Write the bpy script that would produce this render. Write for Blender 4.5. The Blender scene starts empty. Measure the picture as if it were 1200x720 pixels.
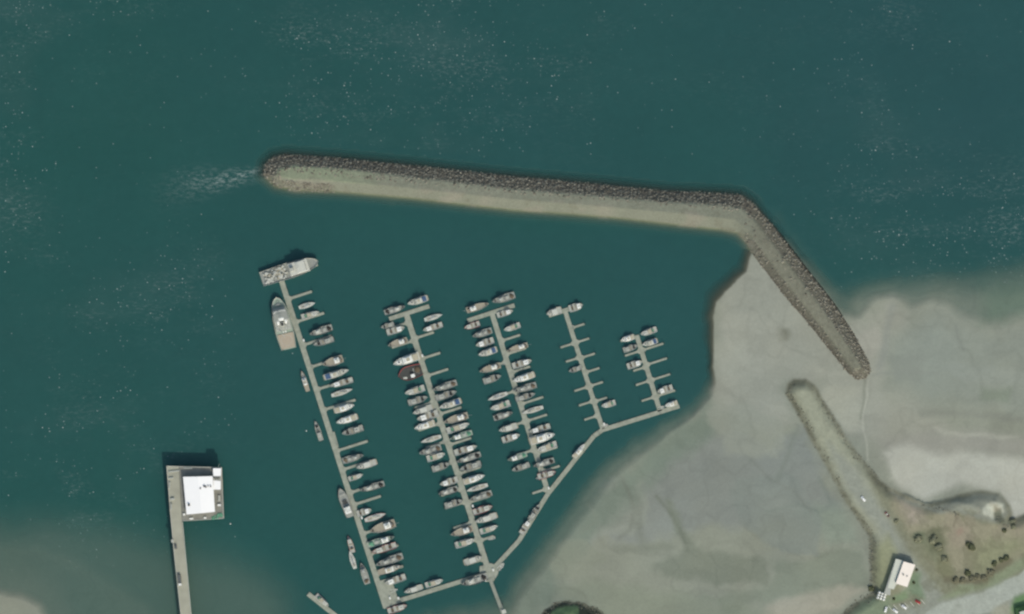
import bpy, math, random
import numpy as np
R = math.radians
random.seed(7)
C = bpy.context.scene.collection
SC = bpy.context.scene
S = 0.7            # metres per photograph pixel (1200 px wide photograph)
H = 2600.0         # height of the camera above the water

# ------------------------------------------------------------------ camera
cam_d = bpy.data.cameras.new('camera')
cam = bpy.data.objects.new('camera', cam_d); C.objects.link(cam)
cam.location = (0, 0, H); cam.rotation_euler = (0, 0, 0)
cam_d.sensor_width = 36
cam_d.angle = 2*math.atan(600*S/H)
cam_d.clip_start = 10; cam_d.clip_end = 30000
SC.camera = cam
# ------------------------------------------------------------------ sky and sun
SUN_DIR = (0.42, -0.905)          # towards the sun, on the ground plan
SUN_EL = 41
w = bpy.data.worlds.new('World'); SC.world = w; w.use_nodes = True
nt = w.node_tree
sky = nt.nodes.new('ShaderNodeTexSky'); sky.sky_type = 'NISHITA'; sky.sun_disc = False
sky.sun_elevation = R(SUN_EL); sky.sun_rotation = math.atan2(SUN_DIR[0], SUN_DIR[1])
sky.air_density = 1.6; sky.dust_density = 3.0
bg = nt.nodes['Background']; bg.inputs['Strength'].default_value = 0.145
nt.links.new(sky.outputs[0], bg.inputs[0])
sl = bpy.data.lights.new('sun', 'SUN'); sl.energy = 2.8; sl.angle = R(0.6); sl.color = (1.0, 0.955, 0.875)
so = bpy.data.objects.new('sun', sl); C.objects.link(so)
from mathutils import Vector, Matrix
_d = math.hypot(*SUN_DIR); _c = math.cos(R(SUN_EL))
so.rotation_euler = Vector((SUN_DIR[0]/_d*_c, SUN_DIR[1]/_d*_c, math.sin(R(SUN_EL)))).to_track_quat('Z', 'Y').to_euler()
so.location = (300, -900, 900)
SC.view_settings.view_transform = 'Standard'; SC.view_settings.look = 'None'
SC.view_settings.gamma = 1; SC.view_settings.exposure = -0.05; SC.view_settings.use_curve_mapping = False
SC.cycles.max_bounces = 5; SC.cycles.transparent_max_bounces = 8
SC.cycles.use_denoising = True; SC.cycles.denoiser = 'OPENIMAGEDENOISE'; SC.cycles.denoising_input_passes = 'RGB_ALBEDO_NORMAL'
SC.cycles.filter_width = 2.4
K = 1.0/1.24       # photograph brightness -> surface albedo

def lin(c, k=K):
    out = []
    for v in c:
        v /= 255.0
        out.append(min(0.85, (v/12.92 if v <= 0.04045 else ((v+0.055)/1.055)**2.4)*k))
    return tuple(out)

def P(px, py, z=0.0):
    f = (H-z)/H
    return ((px-600)*S*f, (360-py)*S*f, z)

# ------------------------------------------------------------------ materials
MATS = {}
def mat(name, rgb, rough=0.6, var=0.15, scale=1.5, metal=0.0, bump=0.0, k=1.0):
    if name in MATS: return MATS[name]
    m = bpy.data.materials.new(name); m.use_nodes = True; n = m.node_tree; N = n.nodes; L = n.links
    b = N['Principled BSDF']; b.inputs['Roughness'].default_value = rough; b.inputs['Metallic'].default_value = metal
    col = lin(rgb)
    tc = N.new('ShaderNodeTexCoord'); no = N.new('ShaderNodeTexNoise'); no.inputs['Scale'].default_value = scale
    no.inputs['Detail'].default_value = 5
    L.new(tc.outputs['Object'], no.inputs['Vector'])
    rp = N.new('ShaderNodeValToRGB')
    rp.color_ramp.elements[0].position = 0.3; rp.color_ramp.elements[1].position = 0.7
    rp.color_ramp.elements[0].color = tuple(c*(1-var) for c in col)+(1,)
    rp.color_ramp.elements[1].color = tuple(min(0.88, c*(1+var)) for c in col)+(1,)
    L.new(no.outputs['Fac'], rp.inputs['Fac']); L.new(rp.outputs[0], b.inputs['Base Color'])
    if bump:
        bu = N.new('ShaderNodeBump'); bu.inputs['Distance'].default_value = bump
        L.new(no.outputs['Fac'], bu.inputs['Height']); L.new(bu.outputs[0], b.inputs['Normal'])
    MATS[name] = m; return m

def attr_mat(name, rough=0.9, nscale=0.6, var=0.12, bump=0.15):
    m = bpy.data.materials.new(name); m.use_nodes = True; N = m.node_tree.nodes; L = m.node_tree.links
    b = N['Principled BSDF']; b.inputs['Roughness'].default_value = rough
    b.inputs['Specular IOR Level'].default_value = 0.25
    a = N.new('ShaderNodeAttribute'); a.attribute_name = 'soil'
    tc = N.new('ShaderNodeTexCoord'); no = N.new('ShaderNodeTexNoise'); no.inputs['Scale'].default_value = nscale; no.inputs['Detail'].default_value = 6
    L.new(tc.outputs['Object'], no.inputs['Vector'])
    mr = N.new('ShaderNodeMapRange'); mr.inputs[1].default_value = 0.3; mr.inputs[2].default_value = 0.7
    mr.inputs[3].default_value = 1-var; mr.inputs[4].default_value = 1+var
    L.new(no.outputs['Fac'], mr.inputs[0])
    vm = N.new('ShaderNodeVectorMath'); vm.operation = 'SCALE'
    L.new(a.outputs['Color'], vm.inputs[0]); L.new(mr.outputs[0], vm.inputs['Scale']); L.new(vm.outputs[0], b.inputs['Base Color'])
    bu = N.new('ShaderNodeBump'); bu.inputs['Distance'].default_value = bump
    L.new(no.outputs['Fac'], bu.inputs['Height']); L.new(bu.outputs[0], b.inputs['Normal'])
    return m

# ------------------------------------------------------------------ numpy fields (in photograph pixels)
def vnoise(x, y, sc, seed):
    rs = np.random.RandomState(seed); T = rs.rand(256, 256)
    X = x/sc+37.3+seed*1.7; Y = y/sc+11.9+seed*2.3
    xi = np.floor(X).astype(int); yi = np.floor(Y).astype(int)
    fx = X-xi; fy = Y-yi; fx = fx*fx*(3-2*fx); fy = fy*fy*(3-2*fy)
    a = T[yi % 256, xi % 256]; b = T[yi % 256, (xi+1) % 256]; c = T[(yi+1) % 256, xi % 256]; d = T[(yi+1) % 256, (xi+1) % 256]
    return (a*(1-fx)+b*fx)*(1-fy)+(c*(1-fx)+d*fx)*fy
def fbm(x, y, sc, seed, o=4):
    t = 0; amp = 1; tot = 0
    for i in range(o):
        t = t+amp*vnoise(x, y, sc/2**i, seed+i); tot += amp; amp *= .55
    return t/tot*2-1
def sdf(poly, x, y):          # > 0 inside
    d = np.full(x.shape, 1e18); ins = np.zeros(x.shape, bool)
    n = len(poly)
    for i in range(n):
        ax, ay = poly[i]; bx, by = poly[(i+1) % n]
        ex, ey = bx-ax, by-ay; L2 = ex*ex+ey*ey+1e-12
        t = np.clip(((x-ax)*ex+(y-ay)*ey)/L2, 0, 1)
        d = np.minimum(d, (x-ax-t*ex)**2+(y-ay-t*ey)**2)
        if ay != by:
            c = ((ay > y) != (by > y)) & (x < (bx-ax)*(y-ay)/(by-ay)+ax)
            ins ^= c
    d = np.sqrt(d); return np.where(ins, d, -d)
def sdfs(polys, x, y):
    r = sdf(polys[0], x, y)
    for p in polys[1:]: r = np.maximum(r, sdf(p, x, y))
    return r
def line_d(pts, x, y):
    d = np.full(x.shape, 1e18)
    for (ax, ay), (bx, by) in zip(pts[:-1], pts[1:]):
        ex, ey = bx-ax, by-ay; L2 = ex*ex+ey*ey+1e-12
        t = np.clip(((x-ax)*ex+(y-ay)*ey)/L2, 0, 1)
        d = np.minimum(d, (x-ax-t*ex)**2+(y-ay-t*ey)**2)
    return np.sqrt(d)
def ss(a, b, v):
    t = np.clip((v-a)/(b-a), 0, 1); return t*t*(3-2*t)

FAR = 9000
MUD = [(880,296),(874,318),(864,327),(849,342),(838,354),(834,372),(836,400),(835,430),(838,450),(834,466),(812,490),(780,512),(750,536),
       (722,562),(700,590),(676,618),(655,648),(638,672),(622,692),(612,705),(604,730),(600,FAR),(FAR,FAR),(FAR,372),(1200,374),(1172,386),(1150,386),(1120,372),
       (1108,360),(1090,356),(1066,363),(1058,356),(1045,350),(1028,352),(1018,364),(1012,373),(1000,376),(985,374),(970,356),(940,318),(915,285)]
MUD2 = [(-FAR,692),(0,698),(24,702),(42,712),(52,726),(50,FAR),(-FAR,FAR)]
DEEP = [(868,290),(862,308),(842,322),(822,340),(818,366),(825,410),(828,440),(820,458),(788,484),(742,508),(704,538),(668,578),(632,628),(604,662),
        (588,694),(560,700),(520,706),(450,716),(330,720),(280,FAR),(FAR,FAR),(FAR,290),(1200,306),(1120,316),(1060,322),(1020,322),(1003,330),(992,342),(978,330),(960,312),(930,282),(900,250),(890,262)]
DEEP2 = [(-FAR,560),(0,580),(80,585),(170,600),(240,612),(300,632),(330,670),(350,740),(340,FAR),(-FAR,FAR)]
LAND = [(920,462),(922,450),(930,444),(945,443),(956,450),(964,466),(978,488),(992,512),(1012,538),(1030,560),(1044,572),(1064,580),(1084,590),(1104,586),(1124,578),
        (1150,574),(1172,577),(1184,592),(1188,606),(1210,596),(1400,560),(FAR,500),(FAR,FAR),(960,FAR),(980,725),(996,710),(1008,702),(1022,694),(1019,670),(1018,645),(1016,628),(1002,606),(990,590),(975,562),(957,530),(940,498),(928,478)]
ISLE = [(632,722),(640,713),(652,707),(664,703),(682,706),(698,712),(712,722),(730,745),(735,790),(700,830),(640,830),(615,780)]
BW_OUT = [(308,204),(311,192),(320,184),(334,181),(400,186),(500,196),(600,207),(700,216),(780,224),(850,227),(868,229),(882,238),(892,250),(912,275),(945,318),(975,356),(1000,392),
          (1019,426),(1020,436),(1015,444),(1005,446),(994,438),(975,414),(945,376),(915,342),(893,315),(880,298),(874,284),(864,274),(845,270),(790,264),(720,256),(660,251),(600,247),(540,240),(480,233),(400,226),(345,224),(322,219)]
BW_CREST = [(324,206),(328,199),(345,196),(400,199),(500,211),(600,223),(700,231),(780,238),(850,242),(868,246),(884,262),(930,322),(970,374),(1004,424),(1006,431),(1000,432),(962,380),(922,330),(878,272),(862,258),(780,249),(700,242),(600,234),(500,223),(400,213),(345,210)]

SHOALS = [
 ([(-FAR,650),(0,648),(90,640),(160,645),(230,655),(300,672),(335,700),(345,740),(345,FAR),(-FAR,FAR)], 3.1, 46),
 ([(-FAR,690),(60,686),(120,698),(160,716),(175,740),(175,FAR),(-FAR,FAR)], 1.9, 20),
 ([(905,262),(925,292),(962,334),(985,346),(1000,340),(1020,334),(1060,332),(1110,330),(1210,316),(FAR,316),(FAR,420),(1000,390),(955,352),(900,280)], 2.0, 26),
 ([(1000,352),(1060,345),(1120,346),(1210,338),(FAR,338),(FAR,420),(1000,390)], 1.0, 12),
 ([(790,500),(740,528),(705,560),(672,600),(645,640),(615,684),(600,730),(690,730),(850,500)], 1.6, 20),
 ([(470,740),(500,722),(560,714),(610,700),(620,760),(470,FAR)], 2.4, 16),
 ([(872,284),(850,276),(780,270),(700,262),(600,254),(480,240),(400,234),(330,228),(330,215),(880,260)], 3.6, 9),
]
def bw_height(x, y):
    o = sdf(BW_OUT, x, y); c = -sdf(BW_CREST, x, y)
    c = np.maximum(c, 0); oo = np.maximum(o, 0)
    h = 5.6*oo/(oo+c+1e-6)
    h = np.where(o < 0, (0.55-0.15*np.clip((232+0.03*(x-600)-y)/8, 0, 1))*o, h)
    h = h - 0.4 + 1.3*ss(880, 930, x)*(o > -3)
    return h, o, c

def ground_height(x, y):
    wob = 5*fbm(x, y, 40, 3)+2*fbm(x, y, 11, 9)
    e = sdfs([MUD, MUD2], x, y)+wob*0.45
    d = sdfs([DEEP, DEEP2], x, y)+wob
    t = np.clip(-e/(np.abs(d)+np.abs(e)+1e-6), 0, 1)
    und = -7.0*t**1.4
    for sp_, dp_, wd_ in SHOALS:
        mk = ss(-wd_, wd_*.7, sdf(sp_, x, y)+wob*1.5)
        und = und*(1-mk)+np.maximum(und, -dp_)*mk
    und = np.where(x < 420, np.minimum(und, -2.0*ss(-2, 14, -e)-0.5*ss(14, 50, -e)), und)
    out = -7.0-np.clip(-d, 0, 200)*0.03
    out2 = out.copy()
    for sp_, dp_, wd_ in SHOALS:
        mk = ss(-wd_, wd_*.7, sdf(sp_, x, y)+wob*1.5); out2 = out2*(1-mk)+np.maximum(out2, -dp_)*mk
    h = np.where(e > 0, 0.04+np.minimum(e*0.018, 1.1), np.where(d > 0, und, out2))
    h = h+np.where(e > 0, ss(0, 25, e)*0.18*fbm(x, y, 30, 21), 0)
    # made ground of the spit and the shore
    l = sdf(LAND, x, y)+1.5*fbm(x, y, 14, 31)
    lh = 3.6*ss(0, 15, l)+0.35*ss(15, 60, l)
    h = np.where(l > 0, np.maximum(h, 0.3)+lh+0.12*fbm(x, y, 9, 33)*ss(2, 8, l), h)
    berm = np.exp(-(line_d([(1062,582),(1090,592),(1122,588),(1150,597),(1165,612)], x, y)/4.5)**2)
    h = h+berm*1.0*(l > 0)
    pit = np.exp(-(((x-1169)/7)**2+((y-603)/9)**2))
    h = h-pit*2.2*(l > 0)
    i = sdf(ISLE, x, y)+2.5*fbm(x, y, 10, 41)
    h = np.where(i > 0, np.maximum(h, 0.2)+9*ss(0, 20, i)+0.8*fbm(x, y, 5, 42)*ss(0, 6, i), h)
    return h, e, d, l, i

# zones: polygon, colour as seen, feather, edge wobble, strength
ZONES = [
 ([(836,350),(880,300),(930,330),(985,380),(1010,374),(1040,352),(1060,375),(1040,420),(1035,480),(1040,520),(1000,520),(960,450),(920,445),(935,500),(900,510),(850,480),(836,440)], (152,155,141), 11, 12, 1),
 ([(1010,470),(1060,455),(1100,500),(1080,530),(1040,545),(1015,520)], (152,154,140), 20, 8, .8),
 ([(1042,395),(1100,375),(1210,395),(1300,470),(1210,480),(1090,476),(1050,450)], (139,146,134), 24, 8, 1),
 ([(1150,455),(1185,455),(1186,471),(1150,470)], (126,136,120), 5, 2, .8),
 ([(1070,480),(1110,484),(1210,490),(1210,494),(1120,492),(1075,488)], (132,136,124), 5, 2, .8),
 ([(1030,520),(1080,508),(1210,512),(1210,540),(1090,535),(1040,534)], (148,149,138), 12, 5, .9),
 ([(1032,532),(1050,524),(1100,528),(1210,541),(1400,560),(1250,640),(1186,610),(1170,574),(1130,570),(1085,588),(1045,570)], (176,178,165), 7, 3, 1),
 ([(1088,504),(1130,512),(1195,512),(1180,516),(1130,515),(1092,507)], (176,178,163), 3, 1, .45),
 ([(945,510),(900,520),(860,500),(800,510),(740,560),(700,600),(720,640),(800,620),(900,610),(985,600),(965,560)], (133,139,131), 9, 12, .9),
 ([(700,560),(740,555),(752,580),(756,610),(742,625),(718,625),(690,640),(655,640),(690,600)], (141,147,135), 4, 5, .9),
 ([(738,570),(745,590),(756,620),(758,640),(752,640),(745,612),(736,590)], (118,124,112), 5, 3, .6),
 ([(775,580),(785,585),(802,620),(812,642),(850,650),(905,655),(905,690),(870,680),(840,690),(800,680),(760,656),(790,650),(800,640),(788,610)], (122,129,114), 5, 9, .85),
 ([(725,642),(760,635),(775,630),(790,640),(765,648),(730,648)], (120,126,112), 5, 3, .6),
 ([(905,655),(960,650),(1015,640),(1018,690),(990,705),(920,700),(860,720),(820,700),(905,690)], (127,135,119), 6, 9, .85),
 ([(930,700),(965,690),(1000,688),(1015,692),(985,712),(940,726),(880,740),(900,712)], (160,158,142), 6, 3, .8),
 ([(640,690),(700,680),(800,695),(900,720),(800,760),(680,760)], (132,140,122), 9, 6, .7),
 ([(932,596),(975,590),(995,610),(1008,640),(975,640),(955,615)], (136,148,132), 10, 5, .7),
 ([(912,385),(922,385),(924,398),(916,402),(911,396)], (118,120,104), 4, 1.5, .9),
 ([(632,694),(640,700),(640,708),(636,706)], (105,108,92), 4, 1.5, .8),
 ([(1150,330),(1210,330),(1210,372),(1150,372)], (120,140,118), 14, 5, .6),
]
ZONES += [
 ([(600,730),(612,690),(650,640),(700,575),(760,525),(830,470),(838,500),(780,545),(735,580),(700,625),(665,665),(640,710),(630,740)], (118,131,117), 12, 10, .85),
 ([(830,480),(880,470),(925,500),(905,540),(850,530)], (146,151,137), 4, 8, .7),
 ([(640,640),(690,636),(720,650),(700,672),(650,680)], (138,144,127), 4, 8, .6),
 ([(860,560),(930,560),(965,610),(960,650),(900,640),(870,610)], (129,137,128), 4, 8, .7),
 ([(1045,420),(1090,424),(1080,450),(1050,452)], (132,138,127), 4, 5, .6),
 ([(1100,430),(1150,428),(1200,440),(1200,450),(1130,448)], (144,151,140), 4, 6, .7),
 ([(1000,395),(1030,380),(1036,405),(1015,425)], (160,160,147), 5, 6, .7),
 ([(845,370),(905,372),(930,410),(890,440),(850,420)], (161,163,148), 7, 10, .6),
 ([(960,470),(1000,520),(1008,500),(1005,460),(975,455)], (160,162,146), 6, 5, .8),
]
LINES = [
 ([(1016,446),(1015,465),(1011,485),(1010,500),(1013,515),(1017,540)], (176,178,162), 1.3, .5),
 ([(1012,446),(1011,470),(1008,490)], (126,130,114), 1.4, .6),
 ([(1046,360),(1040,390),(1035,415),(1030,432)], (135,140,132), 5, .5),
 ([(935,500),(925,530),(910,560)], (122,130,118), 3, .5),
 ([(1022,440),(1060,436),(1100,437)], (135,140,130), 2.2, .5),
 ([(730,560),(738,580),(742,600),(738,622),(725,632)], (118,124,112), 2.6, .5),
 ([(660,600),(690,588),(700,610),(680,625),(655,632)], (126,134,120), 2.4, .4),
 ([(960,560),(975,590),(960,600),(935,590),(900,600)], (122,132,122), 2.4, .5),
 ([(770,582),(785,600),(800,625),(806,645)], (112,118,104), 3.0, .6),
 ([(880,540),(900,560),(930,575),(950,600)], (124,130,120), 2.0, .5),
 ([(1120,380),(1122,396),(1130,410)], (128,134,124), 2.0, .5),
]
LAND_ZONES = [

 ([(930,458),(945,452),(955,462),(985,508),(1012,548),(1030,590),(1058,640),(1090,690),(1060,700),(1030,640),(1005,598),(980,560),(950,505)], (156,160,140), 7, 2.5, .9),
 ([(970,520),(1000,545),(1020,575),(1045,615),(1075,665),(1110,700),(1200,672),(1300,640),(1300,760),(1000,780),(1045,712),(1082,706),(1066,668),(1044,655),(1030,620),(1005,590),(985,560)], (146,151,138), 7, 2, .95),
 ([(1100,706),(1150,694),(1190,674),(1215,660),(1215,682),(1190,698),(1160,716),(1120,728),(1070,730)], (166,172,160), 2, .6, 1),
 ([(1098,702),(1130,696),(1160,688),(1190,670),(1210,658),(1210,648),(1175,664),(1150,682),(1125,686)], (134,145,116), 4, 1.5, .9),
 ([(1046,572),(1070,586),(1088,598),(1118,598),(1150,612),(1178,618),(1215,600),(1215,645),(1170,660),(1148,678),(1118,682),(1098,672),(1076,640),(1058,616),(1046,596)], (148,145,121), 5, 3, 1),
 ([(1052,583),(1075,592),(1085,610),(1062,612)], (162,154,138), 7, 3, .9),
 ([(1110,615),(1135,612),(1140,640),(1115,638)], (152,143,124), 8, 3, .7),
 ([(1120,620),(1128,618),(1129,624),(1122,626)], (160,134,118), 3, 1, .5),
 ([(1140,640),(1180,625),(1200,640),(1160,672),(1140,672)], (140,144,112), 10, 4, .8),
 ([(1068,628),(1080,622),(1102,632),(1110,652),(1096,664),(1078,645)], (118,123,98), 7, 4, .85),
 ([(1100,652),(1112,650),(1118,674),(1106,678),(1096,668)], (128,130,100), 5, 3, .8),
 ([(1046,576),(1066,586),(1092,594),(1120,586),(1148,578),(1172,580),(1182,600),(1168,614),(1140,606),(1120,600),(1095,600),(1070,594)], (138,142,128), 3.5, 1.5, .95),
 ([(1152,594),(1162,587),(1174,590),(1176,598),(1170,606),(1162,608),(1152,603)], (194,197,178), 2.5, 1.2, .95),
 ([(1118,602),(1123,600),(1122,608),(1118,618),(1116,616),(1118,608)], (112,108,90), 1.5, .6, .8),
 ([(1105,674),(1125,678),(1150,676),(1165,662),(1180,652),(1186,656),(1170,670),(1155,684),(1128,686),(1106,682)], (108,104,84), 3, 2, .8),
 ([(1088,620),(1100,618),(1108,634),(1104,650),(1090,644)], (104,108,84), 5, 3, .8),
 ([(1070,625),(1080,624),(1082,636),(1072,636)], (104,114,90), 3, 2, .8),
 ([(1165,595),(1172,595),(1174,606),(1177,612),(1167,613),(1163,603)], (112,116,98), 2, 1, .95),
 ([(1030,640),(1040,625),(1052,646),(1046,668),(1036,694),(1026,690),(1024,660)], (146,150,118), 7, 3, .85),
 ([(1066,668),(1078,672),(1082,700),(1066,700),(1062,690)], (118,137,110), 4, 2, .9),
 ([(1046,698),(1062,690),(1066,702),(1052,706),(1042,706)], (124,144,110), 3, 1.5, .9),
 ([(1008,705),(1040,698),(1045,712),(1010,740),(985,740)], (126,140,114), 5, 2, .9),
 ([(1180,720),(1188,700),(1215,690),(1215,760),(1180,760)], (106,138,92), 4, 1.5, .95),
 ([(1160,716),(1180,704),(1186,720),(1170,740)], (160,160,140), 4, 2, .7),
]

def soil_colour(x, y, h, e, l, i):
    n1 = fbm(x, y, 60, 51, 5); n2 = fbm(x*0.5, y*1.6, 30, 61, 4); n3 = fbm(x, y, 4, 71, 3)
    wx = x+8*fbm(x, y, 35, 81); wy = y+8*fbm(x, y, 35, 91)
    col = np.empty(x.shape+(3,)); col[:] = lin((140,145,130))
    zx = x+13*fbm(x, y, 55, 501, 6); zy = y+10*fbm(x, y, 55, 511, 6)
    def blend(mask, c):
        col[:] = col*(1-mask[..., None])+np.array(lin(c))*mask[..., None]
    def zone(z, wob):
        poly, c, f, wv, s = z
        xs = [p[0] for p in poly]; ys = [p[1] for p in poly]; m = 2*f+wv+4
        sel = (x > min(xs)-m) & (x < max(xs)+m) & (y > min(ys)-m) & (y < max(ys)+m)
        if not sel.any(): return
        d = sdf(poly, zx[sel], zy[sel])+wv*wob[sel]*.6
        mk = np.zeros(x.shape); mk[sel] = ss(-f, f, d)*s
        blend(mk, c)
    wob = fbm(x, y, 22, 101, 4)*1.6
    for z in ZONES: zone(z, wob)
    for pts, c, wd, s in LINES:
        xs = [p[0] for p in pts]; ys = [p[1] for p in pts]
        sel = (x > min(xs)-20) & (x < max(xs)+20) & (y > min(ys)-20) & (y < max(ys)+20)
        mk = np.zeros(x.shape); mk[sel] = np.exp(-(line_d(pts, wx[sel]*.3+x[sel]*.7, wy[sel]*.3+y[sel]*.7)/wd)**2)*s
        blend(mk, c)
    # drainage runnels and ripples over the flats
    rid = 1-np.abs(fbm(wx, wy, 45, 111, 3))*6
    col *= (1-0.07*ss(0.3, 1, rid))[..., None]
    pl = fbm(wx, wy*1.3, 70, 401, 5); pl2 = fbm(wx*.8, wy*1.5, 38, 421, 5)
    plates = 0.5*ss(-.01, .02, pl)+0.35*ss(.12, .15, pl)-0.45*ss(.0, -.03, pl2)
    col *= (1+0.085*plates)[..., None]
    tint = fbm(x, y, 90, 431, 3)
    col *= np.stack([1-.03*tint, 1+.0*tint, 1+.04*tint], -1)
    col *= (1+0.03*n1+0.03*n2+0.02*n3)[..., None]
    # weed and wet silt along the harbour edge of the flats, wet bed under water
    edge = np.where(e < 2, ss(3, 0, e), 0)*ss(470, 430, y)*(x > 700)*(x < 900)*ss(270, 290, y)
    blend(edge*0.85, (70,72,58))
    wet = ss(0.05, -0.5, h)
    col *= (1-0.08*wet)[..., None]
    # made ground
    lm = ss(-2, 4, l); zx = x+2.5*fbm(x, y, 14, 521, 4); zy = y+2.5*fbm(x, y, 14, 531, 4)
    grass = np.array(lin((132,134,112)))
    lc = col.copy(); lc[:] = grass
    keep = col.copy(); col[:] = lc
    wob2 = fbm(x, y, 12, 121, 4)*1.8
    blend(ss(13, 5, l)*0.75, (112,113,96))
    for z in LAND_ZONES: zone(z, wob2)
    rock = ss(9, 3, l)*ss(0.1, 0.5, fbm(x, y, 6, 131, 3)+0.25)*0.6
    blend(rock*(x < 1050), (92,92,76))
    sc = ss(.04, .16, fbm(x, y, 16, 541, 5))*ss(1040, 1075, x)*ss(10, 16, l)*ss(735, 700, y+0.5*(x-1100)*(x > 1100))
    blend(sc*.38, (110,112,88))
    ear = ss(.10, .2, fbm(x, y, 18, 551, 5))*ss(1050, 1075, x)*ss(8, 14, l)*ss(650, 620, y); blend(ear*.35, (156,148,128))
    col *= (1+0.10*fbm(x, y, 7, 141, 4)+0.11*fbm(x, y, 2.6, 151, 2))[..., None]
    col[:] = keep*(1-lm[..., None])+col*lm[..., None]
    im = ss(-1, 2, i)
    ic = np.empty_like(col); ic[:] = lin((74,80,66)); gtop = sdf([(647,716),(656,711),(672,708),(678,710),(678,720),(676,760),(650,760),(643,724)], x, y)
    g = ss(-1.5, 1.5, gtop)[..., None]; ic = ic*(1-g)+np.array(lin((132,154,108)))*g
    ic *= (1+0.25*fbm(x, y, 4, 161, 3))[..., None]
    col[:] = col*(1-im[..., None])+ic*im[..., None]
    return np.clip(col, 0.005, 0.85)

def axis(a, b, step, far):
    inner = np.arange(a, b+step*.5, step); g = step; o = []; v = 0
    while v < far:
        g *= 1.25; v += g; o.append(v)
    o = np.array(o); return np.concatenate([(a-o)[::-1], inner, b+o])

def grid_mesh(name, xs, ys, z, keep=None):
    nx, ny = len(xs), len(ys)
    X, Y = np.meshgrid(xs, ys)
    co = np.stack([(X-600)*S, (360-Y)*S, z], -1).reshape(-1, 3).astype(np.float32)
    ii = np.arange(nx*ny).reshape(ny, nx)
    q = np.stack([ii[:-1, :-1], ii[1:, :-1], ii[1:, 1:], ii[:-1, 1:]], -1).reshape(-1, 4)
    remap = None
    if keep is not None:
        kq = (keep[:-1, :-1] | keep[1:, :-1] | keep[1:, 1:] | keep[:-1, 1:]).reshape(-1)
        q = q[kq]; used = np.unique(q); rm = np.full(nx*ny, -1); rm[used] = np.arange(len(used)); q = rm[q]; co = co[used]; remap = used
    me = bpy.data.meshes.new(name)
    me.vertices.add(len(co)); me.vertices.foreach_set('co', co.ravel())
    me.loops.add(q.size); me.loops.foreach_set('vertex_index', q.ravel().astype(np.int32))
    me.polygons.add(len(q)); me.polygons.foreach_set('loop_start', np.arange(0, q.size, 4, dtype=np.int32))
    me.polygons.foreach_set('loop_total', np.full(len(q), 4, np.int32))
    me.update(calc_edges=True)
    me.polygons.foreach_set('use_smooth', np.ones(len(q), bool))
    return me, remap
def set_col(me, col, name='soil'):
    a = me.color_attributes.new(name, 'FLOAT_COLOR', 'POINT')
    a.data.foreach_set('color', np.concatenate([col, np.ones((len(col), 1))], 1).astype(np.float32).ravel())
def set_f(me, v, name):
    a = me.attributes.new(name, 'FLOAT', 'POINT'); a.data.foreach_set('value', v.astype(np.float32).ravel())

def tag(o, label=None, cat=None, group=None, kind=None):
    if label: o['label'] = label
    if cat: o['category'] = cat
    if group: o['group'] = group
    if kind: o['kind'] = kind
    return o

# ------------------------------------------------------------------ ground and sea
xs = axis(-40, 1240, 1.25, 7500); ys = axis(-40, 760, 1.25, 7500)
X, Y = np.meshgrid(xs, ys)
h, e, d, l, i = ground_height(X, Y)
me, _ = grid_mesh('ground', xs, ys, h)
set_col(me, soil_colour(X, Y, h, e, l, i).reshape(-1, 3))
me.materials.append(attr_mat('mud_and_soil', var=.05, bump=0.08))
g = bpy.data.objects.new('ground', me); C.objects.link(g)
tag(g, 'tidal mud flats, gravel spit and shore land', 'ground', kind='structure')

xs = axis(-20, 1220, 2.0, 7500); ys = axis(-20, 740, 2.0, 7500)
X, Y = np.meshgrid(xs, ys)
h, e, d, l, i = ground_height(X, Y)
bh, bo, bc = bw_height(X, Y)
h = np.maximum(h, np.where(bo > -12, bh-0.1, -99))
depth = np.maximum(-h, 0)
opac = np.minimum((1-np.exp(-0.25*depth))/0.826, 0.985)
opac = np.maximum(opac, 0.04)
me, _ = grid_mesh('water', xs, ys, np.zeros_like(X))
set_f(me, opac, 'opacity'); set_f(me, np.clip((np.exp(-0.27*depth)-0.15)/0.85, 0, 1)*(1-0.85*ss(-12, -9, bo)*ss(6, -2, Y-np.interp(X, [308, 600, 868, 1010], [206, 226, 246, 440]))*ss(1000, 930, X))*(1-.8*ss(470, 430, Y)*ss(815, 825, X)*ss(285, 300, Y)*ss(890, 870, X)), 'silt')
# wind-exposed water carries foam flecks; the harbour basin is sheltered
open_n = ss(0, 25, -(Y-(178+0.065*(X-310))))
open_w = ss(0, 60, 290-X)*ss(710, 620, Y)
open_e = ss(0, 20, (X-(890+(Y-240)*0.68)))*ss(372, 330, Y)
wake = np.exp(-(line_d([(309,203),(285,206),(262,212),(235,214),(205,220),(170,226)], X, Y)/(7+10*ss(300, 200, X)))**2)*(ss(150, 300, X)**1.3)
foam = np.clip(open_n+open_w*0.8+open_e, 0, 1)
patch = ss(-0.05, 0.55, fbm(X, Y, 130, 171, 3)+0.15)
set_f(me, foam*patch*0.9+foam*0.1+1.0*np.exp(-((X-90)/95)**2-((Y-560)/90)**2)*ss(-.3,.3,fbm(X,Y,40,441,3))+.8*open_e*ss(1020,1100,X)*ss(170,230,Y), 'foam')
set_f(me, wake, 'wake')
green = ss(420, 100, X)*0.5+ss(420, 640, Y)*0.4+0.35*np.exp(-((X-640)/260)**2-((Y-260)/16-0)**2)
blue = ss(650, 1150, X)*ss(330, 150, Y)*0.5+ss(300, 0, Y)*0.2
set_f(me, np.clip(0.5+0.5*(green-blue)+0.2*fbm(X, Y, 200, 181, 3), 0, 1), 'tint')
m = bpy.data.materials.new('sea_water'); m.use_nodes = True; N = m.node_tree.nodes; L = m.node_tree.links
b = N['Principled BSDF']; out = N['Material Output']
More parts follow.
